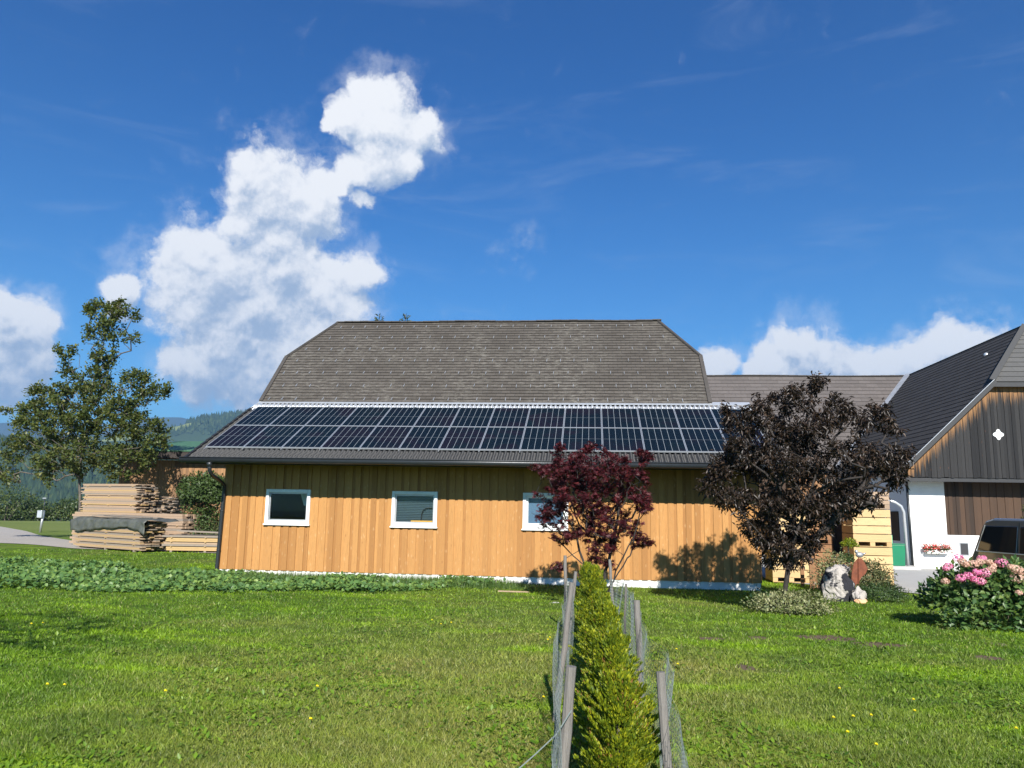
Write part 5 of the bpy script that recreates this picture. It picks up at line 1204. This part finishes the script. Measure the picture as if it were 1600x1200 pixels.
plain('tarp', (.085, .088, .075), .5, var=.35, nscale=4, bstr=.4)
o_ = build_np('tarpaulin', V.reshape(-1, 3), F, 'tarp', smooth=True, origin=tuple(V.reshape(-1, 3).mean(0))); md = o_.modifiers.new('thick', 'SOLIDIFY'); md.thickness = .006
tag(o_, 'creased grey tarpaulin draped over the low board stack', 'tarpaulin')
for k in range(6):
    a = A_+d*(Lt*.22+.18*k)+p*(.15+.16*k); b = a+d*(3.3-.15*k)+p*.1
    o_ = build('loose_board', MB().beam((a[0], a[1], 1.10+.035*(k % 2)), (b[0], b[1], 1.03+.035*(k % 2)), .15, .025), 'grey_board', origin=tuple((a+b)/2+np.array([0, 0, 1.08])))
    tag(o_, 'weathered grey board lying loose on the tarpaulin', 'board', 'loose boards on the tarpaulin')
c0 = at(108, 830, Y=34.9); c1 = at(285, 835, Y=33.2)
lumber('long stack of pinkish planks behind the tarpaulin, tall tier standing over it', (c0[0]+.1, 34.9), (c1[0], 33.2), 1.0, -.3, 1.2, ['pale_board', 'pale_board', 'pale_board', 'grey_board'], 9, bh=.10, seed=3, sticks=(.05, .35, .65, .95))
a0 = at(129, 780, Y=36.4); a1 = at(213, 780, Y=35.2)
lumber('tallest stack of tan boards with ragged dark ends under the oak', (a0[0], 36.4), (a1[0], 35.2), 1.1, -.3, 2.56, ['pale_board', 'pale_board', 'yellow_board', 'pale_board', 'pale_board', 'grey_board'], 8, bh=.052, seed=4, rough_end=.22)
a0 = at(229, 790, Y=36.6); a1 = at(245, 790, Y=36.4)
lumber('short stack of boards between the tallest stack and the shed', (a0[0]-.1, 36.6), (a1[0]+.1, 36.4), 1.2, -.3, 2.0, ['pale_board', 'grey_board'], 5, bh=.055, seed=5, rough_end=.2)
A2, B2 = G2(256, 863), G2(352, 864)
lumber('low bright stack of boards ending behind the annex downpipe', A2, (B2[0]+1.5, B2[1]), 1.3, -.3, .42, ['yellow_board', 'yellow_board', 'grey_board', 'pale_board'], 2, bh=.075, seed=6, sticks=(.07, .42, .8))
o_ = build('loose_board', MB().beam((A2[0]+.3, A2[1]+.5, .56), (B2[0]+1.0, B2[1]+.3, .46), .5, .05), 'grey_board', origin=(A2[0]+1.5, A2[1]+.4, .5)); tag(o_, 'wide grey plank sloping across the low bright stack', 'board')
c = at(262, 822, Y=33.3); mb = MB()
bs = thing('timber_offcuts', 'small pile of square pinkish beam offcuts by the shrub', 'timber pile', (c[0]+.5, 33.3, -.3))
for k, (dx, zz, w) in enumerate(((0, .0, .32), (.5, .0, .4), (1.1, .0, .45), (.2, .33, .3), (.85, .33, .5), (1.3, .3, .3))):
    build('beam_offcut', MB().box(c[0]+dx, c[0]+dx+w, 33.1, 33.7, -.3+zz+.02, -.3+zz+.31), 'pale_board' if k % 2 else 'grey_board', bs, bevel=.01)
# meter box on its pole
a = at(62.5, 832, Z=-.3); pY = a[1]; p1 = at(70, 779, Y=pY)
mp_ = thing('meter_pole', 'leaning grey pole carrying a small metal box beside the lane', 'pole', (a[0], pY, -.3))
build('pole', MB().tube([(a[0], pY, -.4), tuple(at(68, 800, Y=pY))], .075, 8), 'grey_metal', mp_, True)
build('thin_mast', MB().tube([tuple(at(68, 802, Y=pY)), tuple(p1)], .03, 6), 'dark_metal', mp_, True)
bx_ = at(65, 803, Y=pY); build('box', MB().box(bx_[0]-.16, bx_[0]+.16, pY-.22, pY+.1, bx_[2]-.24, bx_[2]+.22), 'zinc', mp_, bevel=.02)
build('mast_head', MB().box(p1[0]-.12, p1[0]+.12, pY-.05, pY+.05, p1[2]-.02, p1[2]+.06), 'grey_metal', mp_)

# ------------------------------------------------------------------ vegetable bed and rough strip along the annex
bed = [(-17.8, 24.4), (-10.6, 20.9), (-5.0, 20.9), (-2.4, 20.6), (-4.6, 18.4), (-7.8, 17.0), (-11.5, 16.2), (-15.5, 17.4), (-20, 20)]
n = 110000; X = rng.uniform(-20, -2, n); Y = rng.uniform(16, 24.5, n); k = in_poly(X+.35*np.sin(Y*3.1+X), Y+.35*np.sin(X*2.3)+.25*rng.normal(size=n), bed) & (rng.random(n) < .45+.55*ss(-.8, .6, np.sin(X*1.3+Y*.9)+np.sin(Y*1.9-X*.7))); X, Y = X[k], Y[k]
hmap = .06+.13*ss(-.4, .9, np.sin(X*1.7+Y*.6)+.6*np.sin(Y*2.3-X)+rng.normal(size=len(X))*.3)*np.where(X > -10, .85, 1)
Z = gz(X, Y)+rng.random(len(X))**.5*hmap; P = np.stack([X, Y, Z], 1); n = len(P)
V, F = leaves(P, unit(rdir(n)*np.array([1, 1, .5])+np.array([0, 0, .25])), unit(rdir(n)*.6+np.array([0, -.2, 1])), rng.uniform(.05, .13, n), ROUND)
o_ = build_np('vegetable_bed', V, F, 'veg_leaf'); tag(o_, 'thick bed of leafy bluish green vegetables in front of the annex', 'vegetable bed', kind='stuff')
leafmat('rough_grass', ((.04, .085, .02), (.07, .13, .03), (.13, .20, .05)), .3)
n = 9000; X = rng.uniform(-10, -.6, n); Y = 21.15-rng.random(n)**1.5*1.5; P = np.stack([X, Y, gz(X, Y)], 1); ax = unit(rdir(n)*.35*np.array([1, 1, .3])+np.array([0, 0, 1]))
hgt = rng.uniform(.10, .27, n)*(1-.75*ss(-3.0, -.8, X)); V, F = leaves(P, ax, rdir(n), hgt, BLADE, wid=.014)
o_ = build_np('rough_grass', V, F, 'rough_grass'); tag(o_, 'taller spiky grass growing against the annex plinth', 'grass', kind='stuff')

# ------------------------------------------------------------------ thuja row between stakes and wire netting
def thuja(cx, cyy, H, Rr, label, n):
    z0 = gzf(cx, cyy); root = thing('thuja', label, 'conifer', (cx, cyy, z0), 'row of young thujas inside the wire netting')
    mb = MB().tube([(cx, cyy, z0-.05), (cx, cyy, z0+H*.9)], [.02, .005], 6); Ps, Ax = [], []; ns = 150
    for k in range(ns):
        u = random.random()**.8; a = random.uniform(0, 6.283); rr = Rr*(1-u)**.55*(.9+.26*math.sin(a*3+cyy*9+u*7)+.16*math.sin(u*17+a*2+cyy))*random.uniform(.72, 1.15)+.015; lz = z0+.03+u*H*.93
        tip = np.array([cx+rr*math.cos(a), cyy+rr*math.sin(a), lz+.07+.05*random.random()]); s0 = np.array([cx+rr*.15*math.cos(a), cyy+rr*.15*math.sin(a), lz-.05]); m_ = n//ns
        s = rng.random(m_)**.55; side = np.array([-math.sin(a), math.cos(a), 0]); ph = random.uniform(-.6, .6)
        f = rng.uniform(-1, 1, m_)*.06*(1.15-s); Ps.append(s0+(tip-s0)*s[:, None]+side*(f*math.cos(ph))[:, None]+np.array([0, 0, 1])*(f*math.sin(ph)+np.abs(f)*.5)[:, None]+rdir(m_)*.006)
        Ax.append((tip-s0)/np.linalg.norm(tip-s0)+side*np.sign(f)[:, None]*.55+np.array([0, 0, .5])+rdir(m_)*.25)
    P = np.concatenate(Ps); A = np.concatenate(Ax); V, F = leaves(P, A, rdir(len(P)), rng.uniform(.011, .024, len(P))*(1+cyy*.04), LEAF, wid=.013*(1+cyy*.05)); build('stem', mb, 'bark_grey', root); build_np('foliage', V, F, 'thuja_leaf', root)
    k = rng.choice(len(P), len(P)//14, replace=False); k = k[(np.sin(P[k, 0]*23+P[k, 2]*17+cyy) > .55)]
    if len(k): V, F = leaves(P[k], A[k], rdir(len(k)), .022*(1+cyy*.04), LEAF, wid=.014); build_np('dry_sprays', V, F, 'dry_leaf', root)
ys = [3.9, 4.55, 5.3, 6.1, 7.0, 8.0, 9.1, 10.3, 11.6]
nm = ['nearest thuja of the row, cut by the frame', 'second thuja of the row counted from the viewer', 'third thuja of the row counted from the viewer', 'fourth thuja of the row counted from the viewer', 'middle thuja of the row, between the leaning stakes', 'sixth thuja of the row counted from the viewer', 'seventh thuja of the row counted from the viewer', 'next to last thuja of the row', 'farthest thuja of the row, before the maple stems']
cx_ = lambda y: float(at(np.interp(y, [3.9, 6, 8, 11.6], [965, 950, 936, 918]), 900, Y=y)[0])
for y, l in zip(ys, nm): thuja(cx_(y), y, random.uniform(.70, .95)*(1.0 if y < 10 else 1.1), .265 if y < 7 else .27, l, 24000 if y < 6 else 13000)
def stake(top, bot, rad, label, m_='post_grey'):
    top, bot = np.array(top), np.array(bot); bot = bot-np.array([0, 0, .08]); k = 7; pts = [bot+(top-bot)*i/k+rng.normal(size=3)*.003*np.array([1, 1, 0]) for i in range(k+1)]
    mb = MB().tube(pts, [rad*.74*random.uniform(.93, 1.06) for _ in pts], 9); o_ = build('stake', mb, m_, origin=tuple(bot)); tag(o_, label, 'fence stake', 'grey wooden stakes holding the netting'); return top
def st(px, py, bpx, d, rad, label):
    bx_ = at(bpx, 1000, Y=d)[0]; bz_ = gzf(bx_, d)
    q = at(px, py, Y=d); return stake((q[0], d, q[2]), (float(bx_), d, bz_), rad, label)
tl = [st(893, 1041, 868, 3.75, .034, 'near left stake with a flat sawn top, cut by the frame'), st(894, 910, 866, 6.4, .030, 'tall leaning stake, second on the left of the thujas'), st(899, 893, 886, 9.4, .026, 'thin stake leaning to the right on the left side'), st(883, 868, 884, 12.2, .033, 'far left upright stake before the annex plinth')]
tr_ = [st(1032, 1050, 1052, 3.75, .028, 'near right knobbly stake, cut by the frame'), st(995, 938, 1003, 6.7, .034, 'square-cut brown stake, second on the right of the thujas'), st(978, 912, 975, 9.8, .018, 'thin pale stake on the right side'), st(953, 874, 960, 12.6, .032, 'far right stake in front of the maple stems')]
# hexagonal wire netting along both sides
m, T, o = mat('wire'); pbsdf(T, o, (.21, .245, .23), .5, .2, .4); M['wire'] = m
def netting(name, label, path, h, rad=.0009, cell=.055, bulge=.03):
    path = np.array(path); s = np.r_[0, np.cumsum(np.linalg.norm(np.diff(path, axis=0), axis=1))]; Ltot = s[-1]; nx = int(Ltot/cell); nz = int(h/(cell*.75))
    def P(i, k, off): # lattice -> world
        u = np.clip((i+off)*cell, 0, Ltot); x = np.interp(u, s, path[:, 0]); y = np.interp(u, s, path[:, 1]); z = k
        w = bulge*np.sin(u*2.1+1)*np.sin(z*3.2+u)+.012*np.sin(u*7+z*5)
        return np.stack([x+w, y, gz(x, y)+z+.02*np.sin(u*1.7)*z/h], -1)
    A, B = [], []
    I = np.arange(nx)
    for k in range(nz):
        z0, z1, z2 = k*cell*.75, k*cell*.75+cell*.4, (k+1)*cell*.75; o0 = 0 if k % 2 == 0 else .5; o1 = .5-o0
        a = P(I, np.full(nx, z0), o0); l = P(I, np.full(nx, z0+cell*.35), o0-.5 if o0 else -.5+0.0); r = P(I, np.full(nx, z0+cell*.35), o0+.5)
        A += [a, a, r]; B += [l, r, P(I, np.full(nx, z2), o0+.5)]
    for z in (.01, h*.5, h): A.append(P(I, np.full(nx, z), 0)); B.append(P(I, np.full(nx, z), 1.0))
    A = np.concatenate(A); B = np.concatenate(B); k = np.linalg.norm(A-B, axis=1) > 1e-4; A, B = A[k], B[k]
    R_ = np.full(len(A), rad)*(.8+A[:, 1]*.06); V, F = tubes_np(A, B, R_, R_, 3); o_ = build_np(name, V, F, 'wire', origin=tuple(V.mean(0))); tag(o_, label, 'wire netting')
X_ = lambda px, Y: float(at(px, 1000, Y=Y)[0])
netting('wire_netting', 'pale green hexagonal wire netting along the left stakes', [(X_(858, 3.0), 3.0), (X_(872, 3.8), 3.8), (X_(872, 6.4), 6.4), (X_(892, 9.4), 9.4), (X_(888, 12.2), 12.2)], .72)
netting('wire_netting', 'pale green hexagonal wire netting bulging along the right stakes', [(X_(1062, 3.0), 3.0), (X_(1048, 3.8), 3.8), (X_(1034, 5.4), 5.4), (X_(1004, 6.8), 6.8), (X_(978, 9.8), 9.8), (X_(958, 12.6), 12.6)], .76, bulge=.05)
n3_ = at(893, 1110, Y=3.7); e3_ = at(812, 1200, Y=3.55)
o_ = build('loose_wire', MB().tube([n3_, n3_+(e3_-n3_)*.3+np.array([0, 0, -.03]), n3_+(e3_-n3_)*.7+np.array([0, 0, -.015]), e3_, e3_+(e3_-n3_)*.3], .0028, 5), 'wire', origin=tuple(n3_)); tag(o_, 'loose strand of wire running from the near left stake to the grass', 'wire')

o_ = build('stick', MB().beam(tuple(at(778, 923.5, Z=-.27)), tuple(at(826, 925, Z=-.27)), .035, .03), 'pale_board', origin=tuple(at(800, 924, Z=-.27))); tag(o_, 'short pale stick lying on the grass before the plinth', 'stick')
c = at(868, 944, Z=-.27); rock('stone', 'small flat pale stone in the grass beside the left stakes', (c[0], c[1], -.26), (.09, .07, .035), 'concrete', 33)
c = at(940, 941, Z=-.27); c2 = at(968, 939, Z=-.27)
